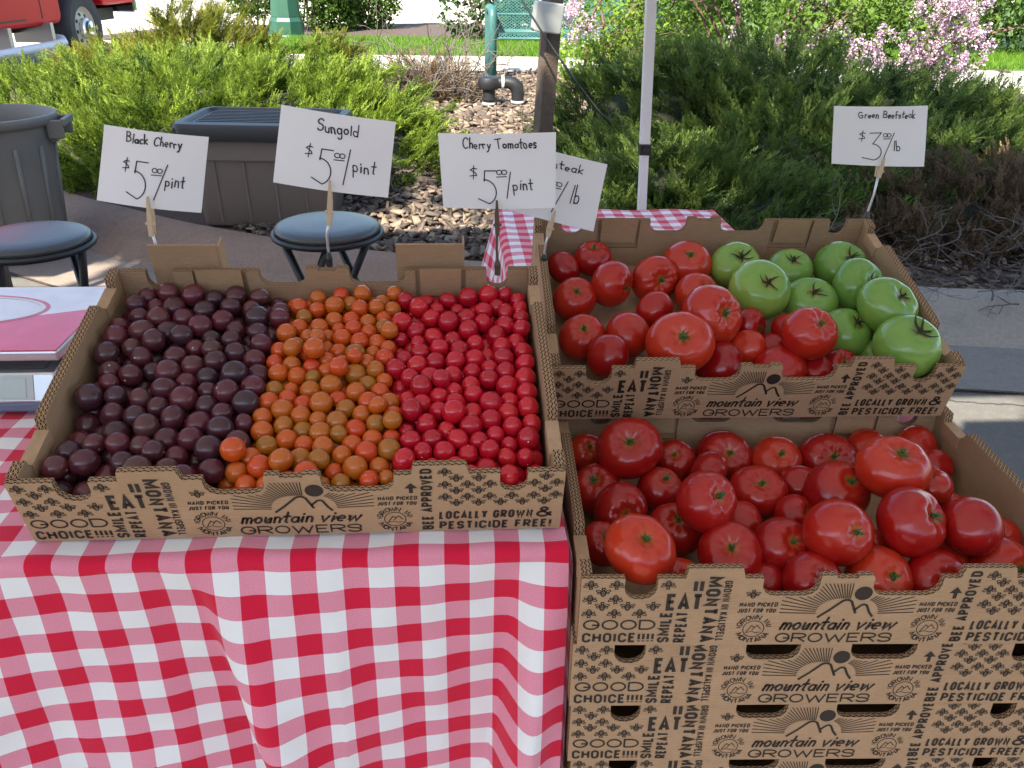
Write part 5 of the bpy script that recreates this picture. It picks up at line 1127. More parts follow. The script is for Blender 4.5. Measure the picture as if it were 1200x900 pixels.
T3 = [
 (683,531,24,(687,521),.045, 'red', 'red tomato in the rear left corner of the lower open crate'),
 (737,525,38,(734,512),.092, 'red', 'large red tomato on top at the rear left of the lower open crate'),
 (699,573,30,(695,557),.045, 'red', 'red tomato by the left wall of the lower open crate, below the rear corner'),
 (792,540,26,(788,530),.042, 'red', 'red tomato right of the large one at the rear of the lower crate'),
 (773,574,28,(778,557),.045, 'red', 'red tomato with a long curled sepal in the left middle of the lower crate'),
 (830,553,27,(857,567),.048, 'red', 'plain red tomato behind the pleated top one in the lower crate'),
 (848,536,33,(850,527),.042, 'red', 'red tomato against the rear wall, centre left of the lower crate'),
 (827,594,37,(841,582),.092, 'red', 'red tomato with a puckered top and long stem, on top in the left middle'),
 (890,577,33,(890,559),.05, 'red', 'dull red tomato right of the puckered one'),
 (909,540,30,(910,528),.042, 'red', 'red tomato against the rear wall, middle of the lower crate'),
 (726,598,34,(732,600),.05, 'red', 'dark red tomato lying with its stem in front, left side of the lower crate'),
 (702,637,26,(706,623),.045, 'red', 'shaded red tomato in the front left corner with a long sepal'),
 (750,643,43,(756,620),.092, 'red', 'big shiny red tomato with pale highlight at the front left of the lower crate'),
 (793,618,33,(793,600),.045, 'red', 'red tomato half under the puckered one'),
 (868,613,26,None,.045, 'red', 'red tomato wedged right of the puckered one without visible stem'),
 (860,651,39,(856,635),.055, 'red', 'red tomato with upright stem behind the raised front tab of the lower crate'),
 (795,678,16,(797,674),.035, 'red', 'small red tomato behind the front wall beside the printed word EAT'),
 (970,539,33,(970,531),.042, 'red', 'red tomato against the rear wall, right of the middle of the lower crate'),
 (938,568,24,None,.045, 'red', 'plain red tomato between the dull one and the leaning one'),
 (982,574,38,(990,557),.07, 'red', 'leaning red tomato left of the topmost one'),
 (1015,526,27,None,.045, 'red', 'red tomato at the rear behind the topmost one, left'),
 (1074,524,25,None,.05, 'red', 'red tomato at the rear behind the topmost one, right'),
 (1043,551,43,(1046,524),.115, 'red', 'topmost bright red tomato of the lower crate, stem standing up'),
 (1096,545,19,None,.05, 'red', 'red tomato showing behind the topmost one near the right wall'),
 (1090,573,27,(1085,551),.07, 'red', 'red tomato under the right side of the topmost one'),
 (1112,595,16,None,.045, 'red', 'small wrinkled red tomato deep between the big ones'),
 (1138,620,34,None,.09, 'red', 'smooth stemless red tomato near the right wall of the lower crate'),
 (1066,618,43,(1087,604),.09, 'red', 'huge red tomato with its stem turned right, below the topmost one'),
 (978,628,40,(989,622),.09, 'red', 'big red tomato with a pleated calyx end facing the viewer'),
 (929,603,26,(945,597),.045, 'red', 'red tomato in the middle of the lower crate with its stem at the right'),
 (922,644,35,(931,632),.06, 'red', 'red tomato with dark stem left of the pleated one'),
 (1176,633,24,(1167,634),.045, 'red', 'dull red tomato by the right wall with its stem turned left'),
 (1171,664,37,(1180,658),.045, 'red', 'wrinkled red tomato at the front right behind the raised tab'),
 (1094,676,37,(1099,669),.05, 'red', 'red tomato behind the right front notch of the lower crate'),
 (1030,678,39,(1037,667),.045, 'red', 'red tomato behind the printed sun of the lower crate'),
 (948,677,38,(955,667),.052, 'red', 'red tomato with a curled stem over the left mountain of the lower crate'),
 (1025,646,24,None,.045, 'red', 'dark red tomato deep under the huge one'),
 (1112,654,18,None,.045, 'red', 'shaded red tomato between the huge and the smooth one'),
 (893,677,20,None,.04, 'red', 'red tomato low behind the front wall beside the small printed bee'),
]
def place_beef(tab, C, grp, seed):
    r = random.Random(seed); Mx = local(C); inv = Mx.inverted(); up = (Mx.to_3x3() @ Vector((0, 0, 1))); o0 = Mx.translation
    rec = []
    for (u, v, rp, st, h, kind, lb) in tab:
        d = ray(u, v); base = Vector(o0)+up*h; cv = Vector(CAM); dv = Vector(d)
        t = (base-cv).dot(up)/dv.dot(up); p = cv+dv*t; R_ = rp*t/F_PX
        vis = max(R_, .026) if rp < 21 else max(R_, .030)
        rec.append([p, vis, R_, st, kind, lb, u, v, rp])
    # let neighbours share the contact instead of running through each other
    P = np.array([list(inv @ q[0]) for q in rec]); R = np.array([q[1] for q in rec]); P0 = P.copy()
    for it in range(120):
        D = P[:, None]-P[None]; L_ = np.linalg.norm(D, axis=2)+1e-9; ov = (R[:, None]+R[None])*.90-L_; np.fill_diagonal(ov, 0); ov = np.maximum(ov, 0)
        P += (D/L_[..., None]*ov[..., None]).sum(1)*.12*np.array([.6, .6, 1.]); P += (P0-P)*.06
        P[:, 2] = np.maximum(P[:, 2], .006+R*.8); P[:, 0] = np.clip(P[:, 0], .014+R*.93, CL-.014-R*.93); P[:, 1] = np.clip(P[:, 1], .010+R*.93, CW-.01-R*.93)
    for q, pl in zip(rec, P):
        p = Mx @ Vector(pl); _, R_, _, st, kind, lb, u, v, rp = q
        if st:
            dx, dy = (st[0]-u)/rp, (st[1]-v)/rp; dx *= 1.15; dy *= 1.15; k = math.hypot(dx, dy)
            if k > .97: dx, dy = dx/k*.97, dy/k*.97
            dz = math.sqrt(max(0, 1-dx*dx-dy*dy)); ax = dx*AX[0]-dy*AX[1]-dz*AX[2]
        else: ax = r.uniform(-.8, .8)*AX[0]+(-.35)*AX[1]+r.uniform(.6, 1.)*AX[2]
        ax = Vector(ax).normalized()
        i = r.randrange(5); me = (BEEF[i] if kind == 'red' else GREEN[i % 3])
        nm = 'red_beefsteak_tomato' if kind == 'red' else 'green_beefsteak_tomato'
        o = bpy.data.objects.new(nm, me); COL.objects.link(o); o.location = p
        qt = ax.to_track_quat('Z', 'Y') @ Matrix.Rotation(r.uniform(0, 6.28), 3, 'Z').to_quaternion()
        o.rotation_euler = qt.to_euler(); s = R_*r.uniform(.97, 1.02); o.scale = (s, s, s*r.uniform(.97, 1.08))
        tag(o, lb, 'tomato', grp[kind])
        if st:
            sq = {0: .80-.24, 1: .84-.20, 2: .76-.26, 3: .88-.16, 4: .82-.22}[i] if kind == 'red' else {0: .6, 1: .69, 2: .55}[i % 3]
            c = bpy.data.objects.new('calyx', (CAL_R[r.randrange(6)] if kind == 'red' else CAL_G[r.randrange(5)])); COL.objects.link(c); c.parent = o
            c.location = (0, 0, sq-(.54 if kind == 'red' else .58)); k = r.uniform(.85, 1.15); c.rotation_euler = (0, 0, r.uniform(0, 6.28)); c.scale = (k, k, 1)
place_beef(T2, C2, {'red': 'red beefsteaks in the tilted crate', 'green': 'green beefsteaks in the tilted crate'}, 3)
place_beef(T3, C3, {'red': 'red beefsteaks in the lower open crate'}, 4)

# ================================================================== price signs
def price_sign(label, corners, Y, pin, stem, writing, dark=False, bow=.006, seed=0):
    random.seed(seed)
    c = [at(*q, y=Y+(.004 if i in (2, 3) else -.004)) for i, q in enumerate(corners)]    # TL, TR, BR, BL
    base = at(*stem[-1], y=Y+.004)
    t = empty('price_sign', label, 'price sign', tuple(base), 'handwritten price signs'); b3 = np.array(base)
    nrm = np.cross(c[1]-c[0], c[3]-c[0]); nrm /= np.linalg.norm(nrm)
    if nrm[1] > 0: nrm = -nrm
    def S_(u, v, off=0.):      # u right, v down in sheet units
        p = (c[0]*(1-u)+c[1]*u)*(1-v)+(c[3]*(1-u)+c[2]*u)*v
        return p+nrm*(bow*math.sin(PI*u)+bow*.5*math.sin(3.1*v+seed)*(u-.5)+off)-b3
    nu, nv = 13, 11; P = [S_(i/(nu-1), j/(nv-1)) for j in range(nv) for i in range(nu)]
    mb = MB().sheet(P, nu, nv); P2 = [S_(i/(nu-1), j/(nv-1), -.0006) for j in range(nv) for i in range(nu)]; mb.sheet(P2, nu, nv)
    pa = obj('paper', mb, M['paper'], t, smooth=True)
    W_ = np.linalg.norm(c[1]-c[0]); H_ = np.linalg.norm(c[3]-c[0])
    mb = MB(); T = lambda x, y: S_(x/W_, 1-y/H_, .0007)
    for w_ in writing:
        if w_[0] == 'text': _, s, x0, x1, yb, h = w_; hand(mb, s, x0*W_, (1-yb)*H_, h*H_, .0017 if h < .14 else .0018, T, fit=(x1-x0)*W_, jit=.05)
        elif w_[0] == 'line':
            ribbon(mb, [(x*W_, (1-y)*H_) for x, y in w_[1]], w_[2] if len(w_) > 2 else .0015, T, cap=True)
    obj('handwriting', mb, M['pen'], pa)
    p0 = at(*pin[0], y=Y-.006)-b3; p1 = at(*pin[1], y=Y-.004)-b3; ax = Vector(p1-p0).normalized(); sd_ = ax.cross(Vector((0, 1, 0))).normalized()
    mb = MB()
    for yo, k in ((-.0045, 1.), (.0095, 1.)):
        pr = [(0, .0014), (.25, .0022), (.6, .0032), (.8, .0034), (1., .0026)]; V = []
        for f, hw in pr:
            q = Vector(p0)+(Vector(p1-p0))*f; y_ = yo+(.0015 if f > .75 else 0)*(-1 if yo > 0 else 1)
            for s in (-1, 1):
                for d in (-.002, .002): V.append(q+sd_*hw*s+Vector((0, y_+d, 0)))
        F = []
        for i in range(len(pr)-1):
            for a, b in ((0, 1), (1, 3), (3, 2), (2, 0)): F.append((i*4+a, i*4+b, i*4+4+b, i*4+4+a))
        F += [(0, 1, 3, 2), (16, 18, 19, 17)]; mb.add(V, F)
    mb.tube([Vector(p0).lerp(Vector(p1), .68)+sd_*.006+Vector((0, -.004, 0)), Vector(p0).lerp(Vector(p1), .68)-sd_*.006+Vector((0, -.004, 0))], .002, 6)
    obj('clothespin', mb, M['wood_dark'] if dark else M['wood_pin'], t)
    mb = MB(); mb.tube([at(*q, y=Y+.003)-b3 for q in stem], .0022, 6); obj('stem', mb, M['steel'] if not dark else M['wood_dark'], t, smooth=True)
    mb = MB(); q0 = at(*stem[-2], y=Y)-b3; q1 = at(*stem[-1], y=Y)-b3; mb.tube([q0, Vector(q0).lerp(Vector(q1), .3), q1], [.003, .0055, .0045], 6); obj('clip', mb, M['black_plastic'] if not dark else M['wood_dark'], t)
    return t
def L(*p, w=.0015): return ('line', p, w)
def cents(x0, x1, y): return [('line', [((x0*.72+x1*.28)+.024*math.cos(k*.7), y+.03*math.sin(k*.7)) for k in range(10)], .0013), ('line', [((x0*.22+x1*.78)+.024*math.cos(k*.7), y+.03*math.sin(k*.7)) for k in range(10)], .0013), ('line', [(x0, y+.062), (x1, y+.058)], .0014)]
def dollar(x, y): return [('line', [(x+.03, y-.045), (x, y-.055), (x-.025, y-.03), (x+.02, y+.01), (x+.028, y+.04), (x-.03, y+.05)], .0014), ('line', [(x+.006, y-.09), (x-.002, y+.09)], .0013)]
def five(x, y, s=1.): return [('line', [(x+.13*s, y), (x+.02*s, y+.0), (x+.012*s, y+.16*s)]+[(x+.01*s+.11*s*math.sin(a)*1.05-.0, y+.32*s-.19*s*math.cos(a)) for a in np.linspace(.0, 2.75, 12)]+[(x-.05*s, y+.42*s)], .0016)]
def three(x, y): return [('line', [(x, y+.01), (x+.12, y), (x+.035, y+.19)]+[(x+.03+.10*math.sin(a), y+.33-.14*math.cos(a)) for a in np.linspace(.2, 2.9, 10)]+[(x-.07, y+.43)], .0016)]
price_sign('white price sign reading Black Cherry, leftmost of the row', [(121.7, 146.2), (245, 160.3), (235.7, 249.8), (113.7, 234.3)], .386, ((174, 230), (178, 276)), ((177, 268), (183, 288), (189, 306), (190, 324)),
    [('text', 'Black Cherry', .23, .76, .17, .115)]+dollar(.25, .46)+five(.33, .40)+cents(.50, .60, .49)+[L((.645, .40), (.545, .88)), ('text', 'pint', .635, .82, .68, .18)], seed=1)
price_sign('white price sign reading Sungold, tilted, above the second stool', [(329.5, 123), (463.8, 142.5), (454.7, 232), (320.2, 213.2)], .386, ((387, 211), (386, 264)), ((386, 256), (383, 275), (385, 296), (387, 318)),
    [('text', 'Sungold', .33, .69, .24, .155)]+dollar(.28, .50)+five(.37, .46, .92)+cents(.50, .59, .515)+[L((.635, .42), (.60, .89)), ('text', 'pint', .67, .87, .70, .18)], seed=2)
price_sign('white price sign reading Cherry Tomatoes, in front of another sign', [(513.3, 156), (651.6, 154.8), (651, 243.6), (519.6, 243)], .386, ((582, 234), (583, 276)), ((583, 268), (582, 290), (583, 305), (583, 322)),
    [('text', 'Cherry Tomatoes', .20, .83, .19, .13)]+dollar(.28, .50)+five(.36, .48, .9)+cents(.48, .565, .50)+[L((.60, .50), (.565, .85)), ('text', 'pint', .62, .80, .74, .17)], dark=True, seed=3)
price_sign('white price sign ending in steak, slanted, half hidden behind the Cherry Tomatoes sign', [(580, 158), (712, 193), (695.3, 271), (563, 236)], .50, ((650, 246), (642, 277)), ((643, 270), (640, 285), (638, 298), (636, 312)),
    [('text', 'Beefsteak', .30, .80, .22, .13)]+cents(.55, .64, .44)+[L((.69, .37), (.60, .86)), ('text', 'lb', .735, .82, .66, .28)], seed=4)
price_sign('white price sign reading Green Beefsteak at the right, above the green tomatoes', [(977, 124), (1088, 124), (1082.3, 195), (974.8, 192)], .700, ((1035, 184), (1029, 208)), ((1030, 203), (1024, 228), (1017, 248), (1012, 268)),
    [('text', 'Green Beefsteak', .26, .86, .19, .115)]+dollar(.30, .49)+three(.38, .43)+cents(.525, .60, .47)+[L((.64, .43), (.54, .85)), ('text', 'lb', .64, .72, .73, .18)], seed=5)

# ================================================================== the scale at the left
t = empty('digital_scale', 'silver price scale with a pink and white platform beside the cherry tomato crate', 'scale', (-.24, .43, .765))
o3 = Vector(t.location)
mb = MB(); mb.box(-.16, .152, -.125, .14, .004, .020); obj('base', mb, pm('blue_grey_scale_base', (.13, .16, .24), .5), t, bevel=.004)
mb = MB(); V = [(-.16, -.128, .02), (.152, -.128, .02), (.152, .13, .02), (-.16, .13, .02), (-.16, -.112, .062), (.148, -.112, .062), (.148, .13, .062), (-.16, .13, .062)]
mb.add(V, [(0, 1, 5, 4), (1, 2, 6, 5), (2, 3, 7, 6), (3, 0, 4, 7), (4, 5, 6, 7), (3, 2, 1, 0)]); bd = obj('body', mb, M['steel'], t, bevel=.004)
def onface(x, f, off=.0012): return Vector((x, -.128+.016*f-off, .02+.042*f))
mb = MB(); mb.add([onface(-.15, .12), onface(.118, .12), onface(.118, .92), onface(-.15, .92)], [(0, 1, 2, 3)]); obj('display_bezel', mb, pm('pale_display_bezel', (.45, .48, .46), .3, spec=.5), bd)
mb = MB(); mb.add([onface(-.14, .2, .002), onface(.108, .2, .002), onface(.108, .82, .002), onface(-.14, .82, .002)], [(0, 1, 2, 3)]); obj('display_window', mb, pm('greenish_lcd_glass', (.26, .30, .24), .08, var=.25, scale=14, coat=.6), bd)
mb = MB(); mb.box(-.13, .13, -.10, .12, .0625, .078); obj('platform_support', mb, M['black_plastic'], t)
mb = MB(); mb.box(-.17, .158, -.112, .150, .079, .0945); obj('platform', mb, M['steel'], t, bevel=.003)
mt, n_, l_, b_ = nmat('printed_platform_film')
tc = n_.new('ShaderNodeTexCoord'); sp = n_.new('ShaderNodeSeparateXYZ'); l_.new(tc.outputs['Object'], sp.inputs[0])
nz = n_.new('ShaderNodeTexNoise'); nz.inputs['Scale'].default_value = 22; nz.inputs['Detail'].default_value = 7; l_.new(tc.outputs['Object'], nz.inputs['Vector'])
a1 = n_.new('ShaderNodeMath'); a1.operation = 'MULTIPLY_ADD'; a1.inputs[1].default_value = -.35; l_.new(sp.outputs['X'], a1.inputs[0]); l_.new(sp.outputs['Y'], a1.inputs[2])
lt = n_.new('ShaderNodeMath'); lt.operation = 'LESS_THAN'; lt.inputs[1].default_value = -.005; l_.new(a1.outputs[0], lt.inputs[0])
mx = n_.new('ShaderNodeMix'); mx.data_type = 'RGBA'; mx.inputs['A'].default_value = (.72, .68, .72, 1); mx.inputs['B'].default_value = (.72, .05, .12, 1); l_.new(lt.outputs[0], mx.inputs['Factor'])
m2 = n_.new('ShaderNodeMix'); m2.data_type = 'RGBA'; m2.blend_type = 'OVERLAY'; m2.inputs['Factor'].default_value = .5; l_.new(mx.outputs['Result'], m2.inputs['A']); l_.new(nz.outputs['Fac'], m2.inputs['B'])
l_.new(m2.outputs['Result'], b_.inputs['Base Color']); b_.inputs['Roughness'].default_value = .22
mb = MB(); mb.box(-.168, .156, -.110, .148, .0948, .0956); fm = obj('printed_film', mb, mt, t)
mb = MB(); ring(mb, -.055, .045, .13, .058, .005, lambda x, y: (x, y, .0961), 56); obj('oval_outline', mb, M['white_metal'], fm)
mb = MB(); ring(mb, -.055, .045, .1365, .0645, .006, lambda x, y: (x, y, .0959), 56); obj('oval_border', mb, pm('red_print', (.6, .03, .08), .25), fm)

# ================================================================== stools, bins
def stool(label, x, y, yaw):
    t = empty('folding_stool', label, 'stool', (x, y, 0), 'black folding stools', (0, 0, yaw))
    mb = MB().lathe([(0, .558), (.15, .558), (.166, .565), (.170, .575), (.166, .583), (.15, .589), (.10, .593), (0, .595)], 48); obj('seat', mb, M['vinyl'], t, smooth=True)
    mb = MB().lathe([(.10, .552), (.172, .547), (.179, .551), (.181, .558), (.179, .565), (.172, .567), (.168, .564)], 48); obj('seat_rim', mb, M['black_plastic'], t, smooth=True)
    for s in (-1, 1):
        for d in (-1, 1):
            mb = MB(); mb.tube([(s*.115, d*.09, .55), (s*.115-s*.0, -d*.19, 0.004)], .013, 8); obj('leg', mb, M['black_plastic'], t, smooth=True)
    for d, z in ((-.165, .075), (.165, .075), (0, .27)):
        mb = MB(); mb.tube([(-.115, d, z), (.115, d, z)], .010, 8); obj('crossbar', mb, M['black_plastic'], t, smooth=True)
    return t
stool('round folding stool with a black rim behind the Sungold sign, on the reddish kerbside', .078, 1.90, rad(58))
stool('round folding stool with a black rim beside the scale at the left edge', -.80, 1.79, rad(35))

t = empty('trash_can', 'large round grey plastic trash can behind the left stool', 'trash can', (-1.66, 3.42, .0))
mb = MB().lathe([(0, .01), (.20, .01), (.215, .02), (.222, .05), (.262, .62), (.264, .63), (.278, .632), (.290, .645), (.292, .668), (.288, .676), (.274, .678), (.268, .672), (.258, .60), (.212, .04), (0, .035)], 56)
obj('body', mb, M['grey_plastic'], t, auto=40)
for k in range(2):
    a = rad(8+180*k); mb = MB(); c, s = math.cos(a), math.sin(a); Rz = Matrix.Rotation(a, 4, 'Z')
    mb.box(.262, .335, -.085, -.070, .57, .655, M=Rz); mb.box(.262, .335, .070, .085, .57, .655, M=Rz); mb.box(.325, .345, -.085, .085, .625, .66, M=Rz)
    mb.box(.255, .29, -.05, .05, .55, .60, M=Rz)
    obj('handle', mb, M['grey_plastic'], t, bevel=.006)
for k in range(7):
    a = rad(-75+28*k); mb = MB(); mb.tube([(.222*math.cos(a), .222*math.sin(a), .06), (.258*math.cos(a), .258*math.sin(a), .55)], [.010, .012], 6); obj('rib', mb, M['grey_plastic'], t, smooth=True)

t = empty('storage_tote', 'dark grey plastic storage tote with a black lid between the first two signs', 'storage tote', (-.43, 3.62, .135), rot=(0, 0, rad(-4))); t.scale = (.9, 1, 1)
mb = MB(); b0 = [(-.36, -.20), (.36, -.20), (.36, .20), (-.36, .20)]; b1 = [(-.405, -.24), (.405, -.24), (.405, .24), (-.405, .24)]
def rrect(hx, hy, r, z, n=5):
    P = []
    for cx, cy, a0 in ((hx-r, hy-r, 0), (-hx+r, hy-r, 90), (-hx+r, -hy+r, 180), (hx-r, -hy+r, 270)):
        P += [(cx+r*math.cos(rad(a0+90*i/n)), cy+r*math.sin(rad(a0+90*i/n)), z) for i in range(n+1)]
    return P
def loft(mb, rings, cap0=True, cap1=True):
    n = len(rings[0]); V = [p for r_ in rings for p in r_]
    F = [(i*n+k, i*n+(k+1) % n, (i+1)*n+(k+1) % n, (i+1)*n+k) for i in range(len(rings)-1) for k in range(n)]
    if cap0: F.append(tuple(range(n))[::-1])
    if cap1: F.append(tuple((len(rings)-1)*n+k for k in range(n)))
    return mb.add(V, F)
loft(mb, [rrect(.345, .19, .05, 0), rrect(.355, .20, .05, .015), rrect(.385, .225, .05, .33), rrect(.400, .24, .05, .335), rrect(.405, .243, .05, .43)]); obj('body', mb, M['tote_plastic'], t, auto=35)
for x in (-.24, -.08, .08, .24):
    mb = MB(); mb.add([(x-.006, -.204, .02), (x+.006, -.204, .02), (x+.006, -.231, .325), (x-.006, -.231, .325), (x-.006, -.19, .02), (x+.006, -.19, .02), (x+.006, -.215, .325), (x-.006, -.215, .325)], [(0, 1, 2, 3), (4, 5, 6, 7), (0, 1, 5, 4), (1, 2, 6, 5), (2, 3, 7, 6), (3, 0, 4, 7)])
    obj('rib', mb, M['tote_plastic'], t, bevel=.003)
mb = MB(); loft(mb, [rrect(.412, .250, .055, .425), rrect(.432, .268, .06, .43), rrect(.436, .272, .06, .485), rrect(.425, .262, .06, .505), rrect(.385, .222, .05, .508), rrect(.375, .212, .045, .494)]); ld = obj('lid', mb, M['black_plastic'], t, auto=35)
mb = MB()
for k in range(9): mb.box(-.34, .34, -.18+.042*k, -.165+.042*k, .4945, .501)
obj('lid_ridges', mb, M['black_plastic'], ld, bevel=.002)
for s in (-1, 1):
    mb = MB(); mb.box(s*.432-.02, s*.432+.02, -.10, .10, .40, .475); obj('latch_handle', mb, pm('pale_grey_latch', (.32, .34, .36), .45), t, bevel=.008)

# bits of another stand at the left edge
t = empty('wooden_box', 'red painted box with bare cardboard-coloured side at the left edge, before the trash can', 'box', (-1.235, 2.28, 0.42))
mb = MB(); mb.box(-.22, .03, -.10, .10, .0, .135); obj('body', mb, pm('red_painted_board', (.38, .06, .03), .6, var=.25), t, bevel=.004)
mb = MB(); mb.box(.0305, .042, -.102, .102, .0, .118); obj('end_board', mb, M['kraft'], t, bevel=.002)
t = empty('wooden_stand', 'low wooden stand under a scrap of gingham at the left edge', 'stand', (-1.235, 2.28, 0))
for x in (-.20, .02):
    for y in (-.09, .09): mb = MB(); mb.box(x-.014, x+.014, y-.014, y+.014, 0, .40); obj('leg', mb, M['wood_dark'], t)
mb = MB(); mb.box(-.235, .05, -.115, .115, .4005, .4185); obj('top', mb, M['wood_dark'], t, bevel=.003)

# ================================================================== posts, pipe, bench, lamp, truck
p0 = at(632, 205, y=4.35); p1 = at(651, -40, y=4.35)
t = empty('wooden_post', 'weathered square wooden post leaning behind the signs', 'post', (p0[0], p0[1], .12)); b3 = np.array(t.location)
ax = (p1-p0)/np.linalg.norm(p1-p0); e0 = p0-ax*((p0[2]-.12)/ax[2])-b3; e1 = p1+ax*.4-b3
mb = MB(); hw = .045; V = []
for e in (e0, e1):
    for a, b in ((-1, -1), (1, -1), (1, 1), (-1, 1)): V.append((e[0]+a*hw*math.cos(.35)-b*hw*math.sin(.35), e[1]+a*hw*math.sin(.35)+b*hw*math.cos(.35), e[2]))
mb.add(V, [(0, 1, 2, 3), (4, 5, 6, 7), (0, 1, 5, 4), (1, 2, 6, 5), (2, 3, 7, 6), (3, 0, 4, 7)]); obj('post', mb, M['wood_dark'], t, bevel=.004)
c = at(639.5, 20, y=4.27)-b3
t2 = empty('outlet_box', 'pale grey electrical outlet box on the wooden post', 'outlet box', tuple(c+b3))
mb = MB(); loft(mb, [[(x, z_, z) for x, z, z_ in [(q[0], q[1], y) for q in rrect(.082, .078, .016, 0)]] for y in (.0, -.06)]); obj('cover', mb, pm('pale_grey_plastic_cover', (.42, .42, .38), .5, var=.06), t2, bevel=.008)
t2.rotation_euler = (0, rad(7), rad(12))
mb = MB(); pts = [at(606, -8, y=4.1), at(640, 45, y=4.0), at(672, 92, y=3.95), at(700, 128, y=3.9), at(716, 146, y=3.9)]
mb.tube(pts, .0055, 6); o = obj('black_cable', mb, M['black_plastic'], smooth=True); tag(o, 'thin black cable slanting down across the wooden post into the juniper', 'cable')

q = at(573, 131, z=.17)
t = empty('water_pipe', 'black backflow pipe fitting with grey bands standing in the mulch', 'pipe fitting', (q[0], q[1], .15))
mb = MB(); mb.tube([(0, 0, -.03), (0, 0, .20)], .052, 14); mb.tube([(0, 0, .12), (0, 0, .14)], .062, 14); obj('riser', mb, M['black_plastic'], t, auto=40)
mb = MB(); mb.lathe([(.0, .20), (.075, .205), (.092, .225), (.095, .27), (.085, .30), (.05, .31), (0, .312)], 18); obj('valve_body', mb, M['black_plastic'], t, auto=40)
mb = MB(); mb.tube([(.06, 0, .26), (.16, 0, .262), (.20, 0, .255), (.235, 0, .225), (.245, 0, .17), (.245, 0, -.03)], [.05, .05, .058, .06, .055, .05], 14); obj('elbow', mb, M['black_plastic'], t, auto=40)
for a, b in (((.105, 0, .261), (.125, 0, .261)), ((0, 0, .085), (0, 0, .10)), ((.245, 0, .10), (.245, 0, .115))): obj('band', MB().tube([a, b], .058, 14), M['white_metal'], t)

# bench
q = at(577, 93, z=.20); R_ = Matrix.Rotation(rad(3), 4, 'Z')
t = empty('park_bench', 'green metal mesh park bench on the path', 'bench', (q[0], q[1], .21), rot=(0, 0, rad(3)))
mt, n_, l_, b_ = nmat('green_expanded_mesh')
tc = n_.new('ShaderNodeTexCoord'); sp = n_.new('ShaderNodeSeparateXYZ'); l_.new(tc.outputs['UV'], sp.inputs[0])
def MM(op, a, b=None):
    x = n_.new('ShaderNodeMath'); x.operation = op
    for i, k in enumerate((a, b)):
        if k is None: continue
        if isinstance(k, (int, float)): x.inputs[i].default_value = k
        else: l_.new(k, x.inputs[i])
    return x.outputs[0]
u = MM('MULTIPLY', sp.outputs['X'], 24.); v = MM('MULTIPLY', sp.outputs['Y'], 34.)
d1 = MM('ABSOLUTE', MM('SUBTRACT', MM('FRACT', MM('ADD', u, v)), .5)); d2 = MM('ABSOLUTE', MM('SUBTRACT', MM('FRACT', MM('SUBTRACT', u, v)), .5))
hole = MM('MULTIPLY', MM('LESS_THAN', d1, .36), MM('LESS_THAN', d2, .36))
b_.inputs['Base Color'].default_value = (.035, .12, .112, 1); b_.inputs['Roughness'].default_value = .4
tr = n_.new('ShaderNodeBsdfTransparent'); ms = n_.new('ShaderNodeMixShader'); l_.new(hole, ms.inputs[0]); l_.new(b_.outputs[0], ms.inputs[1]); l_.new(tr.outputs[0], ms.inputs[2]); l_.new(ms.outputs[0], n_['Material Output'].inputs['Surface'])
BW = 1.75
def panel(pts, name):
    P = []; UV = []; cum = 0; nn = 16
    for j, (y, z) in enumerate(pts):
        if j: cum += math.dist(pts[j], pts[j-1])
        for i in range(nn): P.append((.06+(BW-.12)*i/(nn-1), y, z)); UV.append(((BW-.12)*i/(nn-1), cum))
    mb = MB().sheet(P, nn, len(pts), uv=UV); return obj(name, mb, mt, t, smooth=True)
panel([(-.02, .40), (.0, .435), (.05, .445), (.2, .432), (.40, .425)], 'seat'); panel([(.41, .44), (.44, .55), (.47, .70), (.49, .85), (.51, .88)], 'backrest')
mb = MB()
for (y, z) in ((-.025, .395), (.405, .428), (.415, .44), (.512, .885)): mb.tube([(.05, y, z), (BW-.05, y, z)], .014, 8)
mb.tube([(.05, .452, .60), (BW-.05, .452, .60)], .011, 8)
obj('rail', mb, M['bench_green'], t, smooth=True)
for x in (0, BW):
    mb = MB(); mb.tube([(x, 0, 0), (x, 0, .60), (x, .02, .645), (x, .06, .665), (x, .30, .665), (x, .40, .66), (x, .43, .60), (x, .40, .3), (x, .40, 0)], .045, 12); obj('end_frame', mb, M['bench_green'], t, smooth=True)
    mb = MB(); mb.box(x-.06, x+.06, -.06, .06, 0.0, .012); mb.box(x-.06, x+.06, .34, .46, .0, .012); obj('foot', mb, M['bench_green'], t)

# lamp post
q = at(337, 44, z=.14)
t = empty('lamp_post', 'green cast iron lamp post base beyond the junipers', 'lamp post', (q[0], q[1], .13))
sc = np.linalg.norm(q-CAM)/F_PX
w1, w2 = 18.5*sc, 15.5*sc
mb = MB().lathe([(0, 0), (w1*1.02, 0), (w1*1.02, 3*sc), (w1*.99, 4*sc), (w1*.97, 17*sc), (w1*.9, 19*sc), (w2, 21*sc)], 8, rot=rad(22.5)); obj('plinth', mb, M['lamp_green'], t, bevel=.008)
mb = MB().lathe([(w2, 21*sc), (w2*.9, 40*sc), (w2*.8, 62*sc), (w2*.82, 66*sc), (w2*.6, 70*sc), (w2*.45, 90*sc), (.07, 2.2), (.06, 4.0)], 8, rot=rad(22.5)); obj('column', mb, M['lamp_green'], t, bevel=.006)
mb = MB().lathe([(.06, 4.0), (.12, 4.05), (.16, 4.15), (.24, 4.6), (.20, 4.7), (.05, 4.85), (0, 4.9)], 12); obj('lantern', mb, pm('milky_lantern_glass', (.7, .7, .65), .3), t, smooth=True)

